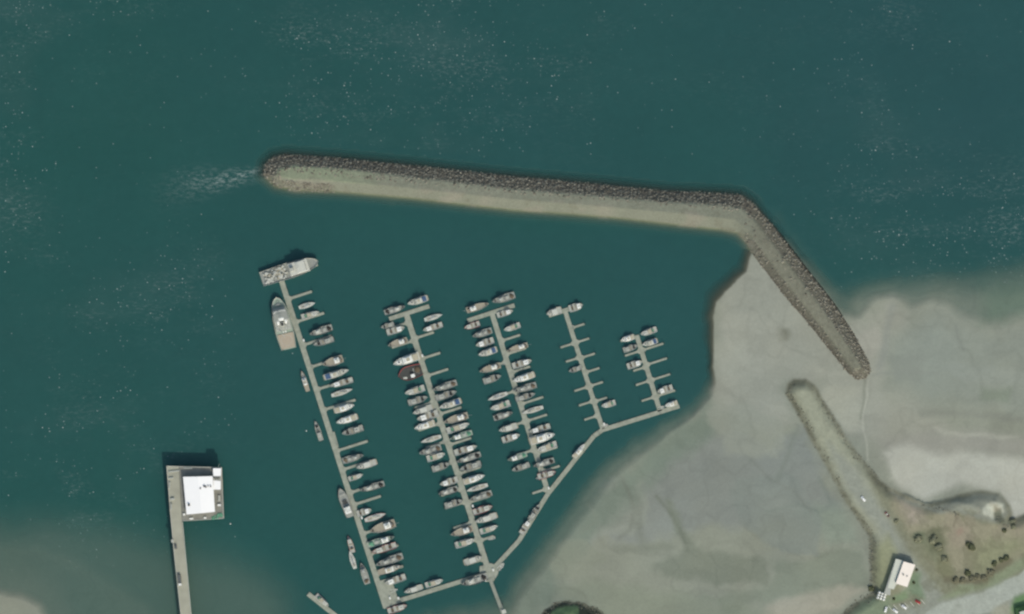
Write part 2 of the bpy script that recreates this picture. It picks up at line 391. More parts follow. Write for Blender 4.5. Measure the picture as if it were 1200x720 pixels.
def at(n):
    a = N.new('ShaderNodeAttribute'); a.attribute_name = n; return a.outputs['Fac']
def math_(op, a, b_, clamp=False):
    q = N.new('ShaderNodeMath'); q.operation = op; q.use_clamp = clamp
    for k, v in enumerate((a, b_)):
        if isinstance(v, (int, float)): q.inputs[k].default_value = v
        elif v is not None: L.new(v, q.inputs[k])
    return q.outputs[0]
tc = N.new('ShaderNodeTexCoord')
def noise(scale, det=4, rough=.5):
    q = N.new('ShaderNodeTexNoise'); q.inputs['Scale'].default_value = scale; q.inputs['Detail'].default_value = det; q.inputs['Roughness'].default_value = rough
    L.new(tc.outputs['Object'], q.inputs['Vector']); return q.outputs['Fac']
mx = N.new('ShaderNodeMix'); mx.data_type = 'RGBA'
L.new(at('tint'), mx.inputs['Factor'])
mx.inputs[6].default_value = lin((41,80,81))+(1,); mx.inputs[7].default_value = lin((36,83,76))+(1,)
ml = N.new('ShaderNodeMix'); ml.data_type = 'RGBA'; L.new(at('silt'), ml.inputs['Factor']); L.new(mx.outputs[2], ml.inputs[6]); ml.inputs[7].default_value = lin((101,134,120))+(1,)
mr = N.new('ShaderNodeMapRange'); mr.inputs[1].default_value = .3; mr.inputs[2].default_value = .7; mr.inputs[3].default_value = .93; mr.inputs[4].default_value = 1.07
nn = math_('ADD', math_('MULTIPLY', noise(0.012, 3), 0.5), math_('MULTIPLY', noise(0.12, 5, .65), 0.5)); L.new(nn, mr.inputs[0])
vm = N.new('ShaderNodeVectorMath'); vm.operation = 'SCALE'; L.new(ml.outputs[2], vm.inputs[0]); L.new(mr.outputs[0], vm.inputs['Scale'])
# foam flecks
def flecks(scale, radius, density, seed):
    v = N.new('ShaderNodeTexVoronoi'); v.inputs['Scale'].default_value = scale
    mp = N.new('ShaderNodeMapping'); mp.inputs['Location'].default_value = (seed, seed*2, 0)
    L.new(tc.outputs['Object'], mp.inputs['Vector'])
    L.new(mp.outputs[0], v.inputs['Vector'])
    near = math_('MULTIPLY', math_('SUBTRACT', radius, v.outputs['Distance']), 1.0/radius, True)
    sp = N.new('ShaderNodeSeparateColor'); L.new(v.outputs['Color'], sp.inputs[0])
    return near, sp.outputs[0], sp.outputs[1]
n1, r1, s1 = flecks(0.36, 0.19, 0, 5)
thr = math_('MULTIPLY', math_('MULTIPLY', at('foam'), 0.95), math_('MULTIPLY', math_('SUBTRACT', noise(0.03, 6, .75), 0.40, True), 8.0, True))
on = math_('LESS_THAN', r1, thr)
f1 = math_('MULTIPLY', math_('MULTIPLY', n1, on), math_('POWER', s1, 2.0))
n2, r2, s2 = flecks(0.5, 0.35, 0, 9)
lump = math_('GREATER_THAN', noise(0.09, 3), 0.52)
on2 = math_('LESS_THAN', r2, math_('MULTIPLY', at('foam'), 0.30))
f2 = math_('MULTIPLY', math_('MULTIPLY', math_('MULTIPLY', n2, on2), math_('MULTIPLY', s2, 0.30)), lump)
n3, r3, s3 = flecks(0.4, 0.4, 0, 15)
f3 = math_('MULTIPLY', math_('MULTIPLY', math_('SMOOTH_MAX', noise(0.22, 6, .75), 0.0), math_('POWER', at('wake'), 1.5)), math_('GREATER_THAN', noise(0.5, 5, .8), 0.5))
f3 = math_('MULTIPLY', f3, 0.42)
mpf = N.new('ShaderNodeMapping'); mpf.inputs['Rotation'].default_value = (0, 0, R(-14)); mpf.inputs['Scale'].default_value = (0.55, 1.3, 1); L.new(tc.outputs['Object'], mpf.inputs['Vector'])
def noise2(scale, det, rough):
    q = N.new('ShaderNodeTexNoise'); q.inputs['Scale'].default_value = scale; q.inputs['Detail'].default_value = det; q.inputs['Roughness'].default_value = rough
    L.new(mpf.outputs[0], q.inputs['Vector']); return q.outputs['Fac']
def band(v, lo, gain): return math_('MULTIPLY', math_('SUBTRACT', v, lo, True), gain, True)
film = math_('MULTIPLY', math_('MULTIPLY', band(noise2(0.35, 8, .75), .50, 6.0), band(noise2(0.022, 4, .6), .47, 6.0)), math_('ADD', math_('MULTIPLY', at('foam'), 0.11), 0.006))
haz = math_('MULTIPLY', band(noise2(0.010, 5, .6), .47, 6.0), math_('MULTIPLY', at('foam'), 0.018))
film = math_('ADD', film, haz)
f3 = math_('MULTIPLY', math_('MULTIPLY', band(noise2(0.30, 8, .8), .47, 7.0), band(noise2(0.06, 3, .6), .28, 6.0)), math_('MULTIPLY', at('wake'), 0.36))
ff = math_('ADD', math_('ADD', math_('ADD', film, math_('MULTIPLY', f1, 1.15)), f2, True), f3, True)
mf = N.new('ShaderNodeMix'); mf.data_type = 'RGBA'; L.new(ff, mf.inputs['Factor']); L.new(vm.outputs[0], mf.inputs[6]); mf.inputs[7].default_value = (.6, .66, .62, 1)
L.new(mf.outputs[2], b.inputs['Base Color'])
b.inputs['Roughness'].default_value = 0.22; b.inputs['IOR'].default_value = 1.333
bu = N.new('ShaderNodeBump'); bu.inputs['Distance'].default_value = 0.35; bu.inputs['Strength'].default_value = 0.35
L.new(math_('ADD', noise(0.35, 4, .6), math_('MULTIPLY', noise(0.07, 2), 2.0)), bu.inputs['Height']); L.new(bu.outputs[0], b.inputs['Normal'])
tr = N.new('ShaderNodeBsdfTransparent'); ms = N.new('ShaderNodeMixShader')
L.new(math_('MAXIMUM', at('opacity'), ff), ms.inputs[0]); L.new(tr.outputs[0], ms.inputs[1]); L.new(b.outputs[0], ms.inputs[2]); L.new(ms.outputs[0], out.inputs['Surface'])
me.materials.append(m)
wt = bpy.data.objects.new('water', me); C.objects.link(wt)
tag(wt, 'green sea and harbour water with foam flecks', 'water', kind='structure')

# ------------------------------------------------------------------ mesh builder
class MB:
    def __init__(s): s.v = []; s.f = []
    def add(s, vs, fs):
        o = len(s.v); s.v += [tuple(p) for p in vs]; s.f += [tuple(k+o for k in f) for f in fs]; return s
    def box(s, c, d, rz=0, taper=(1, 1), shift=(0, 0)):
        cx, cy, cz = c; a, b_, hh = d[0]/2, d[1]/2, d[2]/2; vs = []
        ca, sa = math.cos(rz), math.sin(rz)
        for z, tx, ty, ox, oy in ((-hh, 1, 1, 0, 0), (hh, taper[0], taper[1], shift[0], shift[1])):
            for x, y in ((-a, -b_), (a, -b_), (a, b_), (-a, b_)):
                x = x*tx+ox; y = y*ty+oy
                vs.append((cx+x*ca-y*sa, cy+x*sa+y*ca, cz+z))
        return s.add(vs, [(3,2,1,0),(4,5,6,7),(0,1,5,4),(1,2,6,5),(2,3,7,6),(3,0,4,7)])
    def tube(s, p0, p1, r, r1=None, n=8):
        r1 = r if r1 is None else r1
        p0 = Vector(p0); p1 = Vector(p1); ax = (p1-p0).normalized()
        u = ax.orthogonal().normalized(); v = ax.cross(u)
        vs = []
        for p, rr in ((p0, r), (p1, r1)):
            for k in range(n):
                a = 2*math.pi*k/n; vs.append(p+(u*math.cos(a)+v*math.sin(a))*rr)
        fs = [(k, (k+1) % n, n+(k+1) % n, n+k) for k in range(n)]+[tuple(range(n))[::-1], tuple(range(n, 2*n))]
        return s.add(vs, fs)
    def prism(s, poly, z0, z1):
        a = sum(poly[k][0]*poly[(k+1) % len(poly)][1]-poly[(k+1) % len(poly)][0]*poly[k][1] for k in range(len(poly)))
        if a < 0: poly = poly[::-1]
        n = len(poly); vs = [(x, y, z0) for x, y in poly]+[(x, y, z1) for x, y in poly]
        return s.add(vs, [tuple(range(n))[::-1], tuple(range(n, 2*n))]+[(k, (k+1) % n, n+(k+1) % n, n+k) for k in range(n)])
    def ball(s, c, r, sq=(1, 1, 1), n=8, m=5):
        vs = [(c[0], c[1], c[2]-r*sq[2])]
        for j in range(1, m):
            t = math.pi*j/m
            for k in range(n):
                a = 2*math.pi*k/n; vs.append((c[0]+r*sq[0]*math.sin(t)*math.cos(a), c[1]+r*sq[1]*math.sin(t)*math.sin(a), c[2]-r*sq[2]*math.cos(t)))
        vs.append((c[0], c[1], c[2]+r*sq[2])); fs = []
        for k in range(n): fs.append((0, 1+(k+1) % n, 1+k))
        for j in range(m-2):
            for k in range(n):
                a = 1+j*n; fs.append((a+k, a+(k+1) % n, a+n+(k+1) % n, a+n+k))
        a = 1+(m-2)*n; last = len(vs)-1
        for k in range(n): fs.append((a+k, a+(k+1) % n, last))
        return s.add(vs, fs)
    def build(s, name, m, parent=None, smooth=False):
        me = bpy.data.meshes.new(name); me.from_pydata(s.v, [], s.f); me.update()
        if smooth: me.polygons.foreach_set('use_smooth', [True]*len(me.polygons))
        me.materials.append(m)
        o = bpy.data.objects.new(name, me); C.objects.link(o)
        if parent is not None: o.parent = parent
        return o
def empty(name, loc=(0, 0, 0), rz=0):
    o = bpy.data.objects.new(name, None); C.objects.link(o); o.location = loc; o.rotation_euler = (0, 0, rz); o.empty_display_size = 1
    return o
def copy_tree(o, parent=None):
    c = o.copy(); C.objects.link(c); c.parent = parent
    for ch in list(o.children): copy_tree(ch, c)
    return c

# palette (colours as the photograph shows them in sunlight)
WHITE = mat('white_paint', (236,238,230), .45, .05); OFFW = mat('weathered_white', (196,198,186), .6, .12)
GREY = mat('grey_deck_paint', (146,150,142), .7, .15); LGREY = mat('pale_grey_paint', (172,175,164), .65, .12)
DGREY = mat('dark_grey_rubber', (66,68,64), .8, .2); BLACK = mat('black_netting', (42,42,38), .9, .3, 6)
TAN = mat('tan_deck', (158,152,134), .8, .12); WOOD = mat('weathered_dock_planks', (150,154,138), .85, .12, 2.5, bump=.02)
WOOD2 = mat('dock_float_edge', (104,106,92), .9, .2); REDP = mat('red_hull_paint', (170,80,76), .5, .12)
BLUEP = mat('blue_canvas', (64,92,126), .8, .12); GREENP = mat('green_netting', (92,146,118), .9, .2, 4)
GLASS = mat('dark_glass', (34,40,44), .08, .05); STEEL = mat('galvanised_steel', (168,170,166), .4, .1, metal=.3)
PILE = mat('creosoted_piling', (92,86,72), .9, .25); BUFF = mat('buff_canvas', (178,172,150), .85, .1)
NAVY = mat('navy_hull_paint', (48,58,76), .4, .1); ORANGE = mat('orange_buoy_rubber', (206,120,74), .6, .1)
AQUA = mat('pale_green_deck', (150,166,150), .75, .12); BROWN = mat('brown_net_pile', (100,88,70), .95, .25, 5)
RUBBER = mat('black_tyre', (30,30,30), .9, .1); ROOFW = mat('white_membrane_roof', (253,253,250), .6, .01, .2)

# ------------------------------------------------------------------ breakwater
xs = np.arange(296, 1034, 1.1); ys = np.arange(170, 458, 1.1)
X, Y = np.meshgrid(xs, ys)
bh, bo, bc = bw_height(X, Y)
rough_n = ss(2, 9, bc)
arm_e = ss(868, 900, X)
bhn = bh+(0.55*fbm(X, Y, 4.5, 201, 3)+0.35*fbm(X, Y, 2.2, 205, 2))*np.clip(rough_n*ss(-2, 6, Y*0+1), 0.15, 1)
ridge_y = np.interp(X, [308, 345, 600, 868], [206, 203, 228, 250])
south = ss(-2, 6, Y-ridge_y)*(1-arm_e)
bhn = bhn*1
bhn = np.where(south > .5, bh+0.12*fbm(X, Y, 4, 207), bhn)
dep = np.where(bo > -9, bhn, -4)
me, rm = grid_mesh('mound', xs, ys, dep, keep=bo > -7)
col = np.empty(X.shape+(3,)); col[:] = lin((126,130,114))
def bl(mask, c):
    col[:] = col*(1-mask[..., None])+np.array(lin(c))*mask[..., None]
nz = fbm(X, Y, 3, 211, 3); nb = fbm(X, Y, 30, 213, 3)
bl(ss(1, 5, bc)*np.maximum(1-south, 0), (104,100,90))
bl(np.where(arm_e > .3, ss(0, 4, bc)*0.8, 0)*arm_e, (108,108,94))
bl(arm_e*ss(2, .5, bc)*.8, (122,122,106))
bl(ss(0.0, .5, nz)*(1-south)*.5*ss(0, 4, bc), (88,84,74))
sw = ss(400, 385, X)*south
bl(sw*ss(2, 6, bc)*0.7, (112,113,96))
bl(south*ss(0, .6, nb)*.4, (136,132,118))
bl(np.where(bc < 1, 1, 0)*ss(480, 380, X)*0.6, (134,146,118))
bl(ss(3.0, .5, bo)*south*.6, (100,108,78))
bl(ss(5, 1, bo)*(1-south)*.5, (72,66,58))
nshore = ss(1, -2, bo)*(1-south)*(1-ss(900, 960, X)*ss(-1, 1, Y-(250+(X-885)*1.3)))
bl(nshore*.9, (66,60,52))
bl(ss(0.15, .45, fbm(X, Y, 14, 221, 4))*south*.5, (112,112,96)); bl(ss(0.1, .4, fbm(X, Y*2.5, 26, 225, 4))*south*.45, (140,136,122))
col *= (1+0.10*nb+0.16*nz*(1-south)+0.04*nz)[..., None]
set_col(me, np.clip(col, .01, .8).reshape(-1, 3)[rm])
me.materials.append(attr_mat('breakwater_gravel', nscale=0.9, var=.15, bump=.25))
bw = empty('breakwater', P(600, 228))
mo = bpy.data.objects.new('mound', me); C.objects.link(mo); mo.parent = bw; mo.location = -bw.location
tag(bw, 'long bent rubble breakwater with a pale gravel crest sheltering the harbour', 'breakwater')

def rock_mat(name, a, b_):
    m = bpy.data.materials.new(name); m.use_nodes = True; N = m.node_tree.nodes; L = m.node_tree.links
    p = N['Principled BSDF']; p.inputs['Roughness'].default_value = .95
    gi = N.new('ShaderNodeNewGeometry'); rp = N.new('ShaderNodeValToRGB')
    rp.color_ramp.elements[0].color = lin(a)+(1,); rp.color_ramp.elements[1].color = lin(b_)+(1,)
    L.new(gi.outputs['Random Per Island'], rp.inputs[0]); L.new(rp.outputs[0], p.inputs['Base Color']); return m
ROCK = rock_mat('armour_stone', (92,89,78), (150,147,131)); ROCK2 = rock_mat('shore_stone', (92,93,78), (136,135,118))
_t = (1+5**.5)/2
ICO_V = np.array([(-1,_t,0),(1,_t,0),(-1,-_t,0),(1,-_t,0),(0,-1,_t),(0,1,_t),(0,-1,-_t),(0,1,-_t),(_t,0,-1),(_t,0,1),(-_t,0,-1),(-_t,0,1)], float)/1.9
ICO_F = np.array([(0,11,5),(0,5,1),(0,1,7),(0,7,10),(0,10,11),(1,5,9),(5,11,4),(11,10,2),(10,7,6),(7,1,8),(3,9,4),(3,4,2),(3,2,6),(3,6,8),(3,8,9),(4,9,5),(2,4,11),(6,2,10),(8,6,7),(9,8,1)])
def rocks(name, pts, m, parent, rmin, rmax, seed, off=(0, 0, 0)):
    rs = np.random.RandomState(seed); V = []; F = []
    for k, (x, y, z) in enumerate(pts):
        r = rmin+(rmax-rmin)*rs.rand()**2
        v = ICO_V*(1+0.5*(rs.rand(12, 1)-.5))*np.array([r, r*(.6+.5*rs.rand()), r*(.28+.2*rs.rand())])
        a = rs.rand()*6.28; ca, sa = math.cos(a), math.sin(a)
        tl = (rs.rand()-.5)*.9
        v = v @ np.array([[1,0,0],[0,math.cos(tl),-math.sin(tl)],[0,math.sin(tl),math.cos(tl)]])
        v = v @ np.array([[ca,-sa,0],[sa,ca,0],[0,0,1]])
        V.append(v+np.array([x-off[0], y-off[1], z-off[2]])); F.append(ICO_F+12*k)
    V = np.concatenate(V); F = np.concatenate(F)
    me = bpy.data.meshes.new(name); me.vertices.add(len(V)); me.vertices.foreach_set('co', V.astype(np.float32).ravel())
    me.loops.add(F.size); me.loops.foreach_set('vertex_index', F.astype(np.int32).ravel())
    me.polygons.add(len(F)); me.polygons.foreach_set('loop_start', np.arange(0, F.size, 3, dtype=np.int32)); me.polygons.foreach_set('loop_total', np.full(len(F), 3, np.int32))
    me.update(calc_edges=True); me.materials.append(m)
    o = bpy.data.objects.new(name, me); C.objects.link(o); o.parent = parent
    return o
rs = np.random.RandomState(5)
n = 90000
rx = rs.uniform(300, 1026, n); ry = rs.uniform(176, 450, n)
rh, ro, rc = bw_height(rx, ry)
rid = np.interp(rx, [308, 345, 600, 868], [204, 202, 227, 248])
is_e = rx > 872
prob = np.where(is_e, np.where((rc > 0.5) & (ry < 250+(rx-885)*1.45), .9, np.where(rc > 1.5, .35, .04)), np.where(ry < rid, np.where(rc > 1, 1.0, .25), np.where((rx < 392) & (rc > 3), .7, np.where(rx < 330, .8, .0))))
ok = (ro > -1) & (rs.rand(n) < prob)
idx = np.where(ok)[0][:15000]
pts = [((rx[k]-600)*S, (360-ry[k])*S, rh[k]-0.02) for k in idx]
o = rocks('rock_armour', pts, ROCK, bw, .45, 1.35, 8, bw.location); o['kind'] = 'stuff'

# loose shore rocks
n = 26000
rx = rs.uniform(905, 1215, n); ry = rs.uniform(436, 720, n)
hh, _e, _d, ll, _i = ground_height(rx, ry)
nn_ = fbm(rx, ry, 12, 301, 3)
ok = (ll > 0) & (ll < 9) & (nn_ > -0.05) & (rx < 1030) & (rs.rand(n) < .8)
ok |= (ll > 0) & (ll < 8) & (rx < 1050) & (rs.rand(n) < .12)
ok |= (line_d([(1080,592),(1096,596),(1108,597),(1120,603)], rx, ry) < 2.2)
ok |= (line_d([(1168,608),(1176,613),(1178,618)], rx, ry) < 3)
ok |= (line_d([(1020,632),(1021,655),(1022,690)], rx, ry) < 3)
ok |= (line_d([(1012,700),(1000,708),(990,720)], rx, ry) < 3.5)
idx = np.where(ok)[0]
pts = [((rx[k]-600)*S, (360-ry[k])*S, hh[k]+.1) for k in idx]
rx = rs.uniform(630, 715, 1500); ry = rs.uniform(700, 722, 1500)
hh, _e, _d, _l, ii_ = ground_height(rx, ry)
idx = np.where((ii_ > -1) & (ii_ < 7))[0]
pts += [((rx[k]-600)*S, (360-ry[k])*S, hh[k]+.1) for k in idx]
o = rocks('shore_rocks', pts, ROCK2, None, .2, .75, 18)
tag(o, 'dark rocks scattered along the edges of the spit and the shore', 'rocks', kind='stuff')

# ------------------------------------------------------------------ docks
U = (0.3040, 0.9527); V_ = (0.9527, -0.3040)
def seg_box(mb, p, q, width, z0, z1):       # px endpoints, width in px
    a = Vector(P(*p)).xy; b_ = Vector(P(*q)).xy; dd = (b_-a).normalized(); nn2 = Vector((-dd.y, dd.x))*width*S/2
    mb.prism([(a-nn2)[:], (b_-nn2)[:], (b_+nn2)[:], (a+nn2)[:]], z0, z1); return mb
def shift_mb(mb, loc):
    mb.v = [(x-loc[0], y-loc[1], z-loc[2]) for x, y, z in mb.v]; return mb
def planks_mat():
    m = bpy.data.materials.new('dock_decking'); m.use_nodes = True; N = m.node_tree.nodes; L = m.node_tree.links
    p = N['Principled BSDF']; p.inputs['Roughness'].default_value = .85
    tc = N.new('ShaderNodeTexCoord'); no = N.new('ShaderNodeTexNoise'); no.inputs['Scale'].default_value = .25; no.inputs['Detail'].default_value = 8; no.inputs['Roughness'].default_value = .7
    L.new(tc.outputs['Object'], no.inputs[0]); rp = N.new('ShaderNodeValToRGB')
    rp.color_ramp.elements[0].position = .3; rp.color_ramp.elements[1].position = .7
    rp.color_ramp.elements[0].color = lin((132,138,122))+(1,); rp.color_ramp.elements[1].color = lin((166,170,154))+(1,)
    L.new(no.outputs['Fac'], rp.inputs[0]); L.new(rp.outputs[0], p.inputs['Base Color']); return m
DECK = planks_mat()
def dock(name, label, spine, width, fingers, head=None, plates=()):
    base = P(*spine[0]); root = empty(name, base)
    tag(root, label, 'dock', 'floating docks of the marina')
    mb = MB()
    for k, (p, q) in enumerate(zip(spine[:-1], spine[1:])): seg_box(mb, p, q, width, .05, .6+.004*k)
    shift_mb(mb, base).build('walkway', DECK, root)
    if head:
        shift_mb(seg_box(MB(), head[0], head[1], head[2], .06, .62), base).build('head_float', DECK, root)
    for k, pl in enumerate(plates):
        shift_mb(MB().prism([P(*q)[:2] for q in pl], .05, .61+.006*k), base).build('platform_float', DECK, root)
    piles = []
    for (rt, tp, wd) in fingers:
        f = shift_mb(seg_box(MB(), rt, tp, wd, .08, .55), base).build('finger', DECK, root)
        mb = MB()      # triangular gusset where the finger meets the walkway
        a = Vector(P(*rt)).xy; t = Vector(P(*tp)).xy; dd = (t-a).normalized(); nn2 = Vector((-dd.y, dd.x))
        o_ = a+dd*width*S*.5
        mb.prism([(o_-nn2*2.4)[:], (o_+dd*3.0)[:], (o_+nn2*2.4)[:]], .1, .545)
        shift_mb(mb, base).build('gusset', DECK, f)
        e_ = t+dd*.7; piles.append((e_.x, e_.y))
    for k, (p, q) in enumerate(zip(spine[:-1], spine[1:])):
        L_ = math.dist(p, q); c = max(1, int(L_/42))
        for j in range(c):
            t = (j+.5)/c; dd = ((q[0]-p[0])/L_, (q[1]-p[1])/L_)
            sgn = 1 if j % 2 else -1
            x, y, _ = P(p[0]+(q[0]-p[0])*t-dd[1]*sgn*(width/2+.6), p[1]+(q[1]-p[1])*t+dd[0]*sgn*(width/2+.6)); piles.append((x, y))
    for (x, y) in piles:
        mb = MB().tube((x, y, -6), (x, y, 3.6), .26, .24, 10).tube((x, y, 3.6), (x, y, 4.0), .28, .05, 10)
        shift_mb(mb, base).build('piling', PILE, root)
    return root
def fing(p, vlen, width=3.0):
    return (p, (p[0]+V_[0]*vlen, p[1]+V_[1]*vlen), width)
def A(y): return (334+.319*(y-342), y)
def B(y): return (477.5+.3205*(y-372.5), y)
def Cc(y): return (576+.314*(y-366), y)
def D(y): return (662+.318*(y-364), y)
def E(y): return (746+.308*(y-393), y)
dA = dock('floating_dock', 'westernmost long floating dock, ending at two big ships', [A(318), A(545), A(712)], 6.2,
    [fing(A(y), v, 3) for y, v in ((351,30),(378,36),(405,36),(431,34),(457,34),(481,40),(529,39),(551,36),(578,34),(592,34),(626,36),(650,36),(674,34))],
    head=((318,326),(372,309),6), plates=[[(441,682),(458,677),(468,706),(450,714)], [(384,508),(392,506),(397,524),(390,526)]])
dB = dock('floating_dock', 'second long floating dock from the west, with boats on both sides', [B(366), B(672)], 6.6,
    [fing(B(y), v, 2.8) for y, v in ((378,-28),(399,-28),(397,24),(421,24),(441,27),(471,-24),(486,28),(496,-28),(517,-26),(541,-26),(522,28),(556,28),(590,28),(573,-26),(588,-26),(612,-24),(632,-26),(634,18),(655,-22))],
    head=((456,374),(503,359),5))
dC = dock('floating_dock', 'middle long floating dock, crowded with boats at its seaward head', [Cc(366), Cc(577)], 6.0,
    [fing(Cc(y), v, 2.6) for y, v in ((400,24),(416,26),(437,24),(424,-22),(458,-24),(474,28),(494,-24),(494,26),(527,-22),(532,26),(573,-18),(553,22))],
    head=((548,376),(603,358),5))
dD = dock('floating_dock', 'fourth long floating dock, almost empty fingers on both sides', [D(364), D(503)], 5.2,
    [fing(D(y), v, 2.4) for y, v in ((385,17),(402,17),(402,-18),(420,18),(419,-17),(437,18),(453,17),(453,-18),(471,16),(470,-18),(487,-17))],
    head=((643,370),(681,358),5))
dE = dock('floating_dock', 'easternmost short floating dock, nearest the mud flats', [E(393), E(482)], 5.4,
    [fing(E(y), v, 2.4) for y, v in ((394,-20),(411,-20),(411,27),(428,26),(430,-16),(446,24),(446,-18),(465,24),(465,-17))])
dX = dock('connecting_walkway', 'long angled floating walkway joining the shore ends of the docks', [(796,476),(706,504),(696,511),(642,579),(608,634),(574,671),(452,709)], 5.2, [])
dX['category'] = 'walkway'
dS = dock('boat_ramp_float', 'short stub float at the bottom edge west of the docks', [(361,696),(405,731)], 5.5, [])
dS['category'] = 'float'; del dS['group']; del dX['group']

# wide node where the walkways cross
nd = empty('junction_float', P(573, 671)); tag(nd, 'wide junction float where the second dock meets the connecting walkway', 'float')
shift_mb(MB().prism([P(*q)[:2] for q in ((562,664),(575,660),(586,664),(583,674),(578,682),(570,682),(562,678))], .04, .64), nd.location).build('platform_float', DECK, nd)
for q in ((566,666),(580,678)):
    x, y, _ = P(*q); shift_mb(MB().tube((x, y, -6), (x, y, 4.2), .26, .24, 10), nd.location).build('piling', PILE, nd)
# gangway to the shore
gw = empty('gangway', P(574, 676)); tag(gw, 'sloping railed gangway leading down to the junction float', 'gangway')
a = Vector(P(574,678,1.0)); b_ = Vector(P(593,728,5.5)); dd = (b_-a).normalized(); nn2 = Vector((-dd.y, dd.x, 0)).normalized()
mb = MB(); w_ = 1.4
mb.add([a-nn2*w_, b_-nn2*w_, b_+nn2*w_, a+nn2*w_, a-nn2*w_-Vector((0,0,.25)), b_-nn2*w_-Vector((0,0,.25)), b_+nn2*w_-Vector((0,0,.25)), a+nn2*w_-Vector((0,0,.25))],
       [(0,1,2,3),(7,6,5,4),(0,4,5,1),(1,5,6,2),(2,6,7,3),(3,7,4,0)])
shift_mb(mb, gw.location).build('walkway', DECK, gw)
for sgn in (-1, 1):
    mb = MB(); up = Vector((0, 0, 1.3))
    mb.tube(a+nn2*w_*sgn+up, b_+nn2*w_*sgn+up, .09, n=6)
    for k in range(13):
        p = a+(b_-a)*k/12+nn2*w_*sgn; mb.tube(p, p+up, .05, n=6)
        if k < 12: mb.tube(p, p+(b_-a)/12+up, .04, n=5)
    shift_mb(mb, gw.location).build('railing', STEEL, gw)
shift_mb(MB().box(P(590.5,717,5.6), (3.4,3.2,.5), R(20)), gw.location).build('landing_block', OFFW, gw)

# ------------------------------------------------------------------ boats
def hull_w(t, B_, full=.42, tr=.84, sharp=2.0):
    if t < full: return B_/2*(tr+(1-tr)*math.sin(t/full*math.pi/2))
    u = (t-full)/(1-full); return B_/2*max(0.0, 1-u**sharp)**(.85 if sharp < 2.5 else .58)
def hull(L_, B_, fb, m, deckm, parent, full=.42, tr=.84, sharp=2.0, bul=.35, stripe=None, n=18):
    hb = MB(); T = [k/n for k in range(n+1)]
    rings = []
    for t in T:
        x = -L_/2+L_*t; wv = max(hull_w(t, B_, full, tr, sharp), .03); z = fb*(1+.4*t*t)
        xb = x-(.06*L_*t*t)      # raked stem
        tk = min(.14, wv*.5)
        rings.append([(xb, 0, -.55), (xb, -wv*.8, -.05), (x, -wv, z), (x, -wv+tk, z), (x-.02, -wv+tk, z-bul), (x-.02, wv-tk, z-bul), (x, wv-tk, z), (x, wv, z), (xb, wv*.8, -.05)])
    m9 = 9
    vs = [p for r_ in rings for p in r_]; fs = []
    for k in range(n):
        for j in range(m9):
            if j == 4: continue
            a_, b2 = k*m9+j, k*m9+(j+1) % m9
            fs.append((a_, a_+m9, b2+m9, b2))
    fs.append((0, 1, 2, 3, 4, 5, 6, 7, 8)[::1]); fs.append(tuple(n*m9+q for q in (8, 7, 6, 5, 4, 3, 2, 1, 0)))
    hb.add(vs, fs); ho = hb.build('hull', m, parent)
    db = MB(); vs = []
    for t in T:
        x = -L_/2+L_*t; wv = max(hull_w(t, B_, full, tr, sharp), .03); z = fb*(1+.4*t*t)-bul+.02; tk = min(.14, wv*.5)
        vs += [(x-.02, -wv+tk, z), (x-.02, wv-tk, z)]
    db.add(vs, [(2*k, 2*k+2, 2*k+3, 2*k+1) for k in range(n)]); db.build('deck', deckm, parent)
    if stripe:
        sb = MB()
        for sgn in (-1, 1):
            vs = []
            for t in T:
                x = -L_/2+L_*t; wv = max(hull_w(t, B_, full, tr, sharp), .03)+.05; z = fb*(1+.4*t*t)
                vs += [(x, sgn*wv, z-.38), (x, sgn*wv, z+.03), (x, sgn*(wv-.2), z+.06)]
            fs = []
            for k in range(n):
                for j in range(2):
                    q = (3*k+j, 3*k+j+1, 3*k+j+4, 3*k+j+3); fs.append(q if sgn > 0 else q[::-1])
            sb.add(vs, fs)
        sb.build('rubbing_strake', stripe, parent)
def deckz(fb, t, bul=.35): return fb*(1+.4*t*t)-bul
def house(name, c, dm, m, roofm, parent, taper=(.86, .9), shift=(-.1, 0), over=.25, win=True):
    x, y, z = c; lx, ly, lz = dm
    h_ = MB().box((x, y, z+lz/2), dm, 0, taper, shift).build(name, m, parent)
    MB().box((x+shift[0], y, z+lz+.05), (lx*taper[0]+over, ly*taper[1]+over, .12), 0, (.96, .94)).build('roof', roofm, h_)
    if win:
        zc = z+lz*.66; f = .62
        sx = x+shift[0]*.66
        hx = lx/2*(1-(1-taper[0])*.66)+.03; hy = ly/2*(1-(1-taper[1])*.66)+.03
        MB().box((sx+hx, y, zc), (.06, ly*.72, lz*.32)).build('windscreen', GLASS, h_)
        for sgn in (-1, 1): MB().box((sx, y+sgn*hy, zc), (lx*f, .06, lz*.3)).build('side_window', GLASS, h_)
    return h_
def rig(parent, x, z, hgt, boom=4, ang=0, m=None):
    m = m or STEEL
    MB().tube((x, 0, z), (x, 0, z+hgt), .12, .07, 8).build('mast', m, parent)
    if boom:
        MB().tube((x, 0, z+1.2), (x-boom*math.cos(ang), boom*math.sin(ang), z+2.6), .09, .06, 8).build('boom', m, parent)
def rail(parent, L_, B_, fb, t0, t1, full=.42, tr=.84, sharp=2.0, hgt=.8):
    for sgn in (-1, 1):
        prev = None; mb = MB()
        for k in range(9):
            t = t0+(t1-t0)*k/8; wv = max(hull_w(t, B_, full, tr, sharp)-.1, .02); z = fb*(1+.4*t*t)
            p = (-L_/2+L_*t, sgn*wv, z+hgt); mb.tube((p[0], p[1], z), p, .03, n=5)
            if prev: mb.tube(prev, p, .035, n=5)
            prev = p
        mb.build('rail', STEEL, parent)

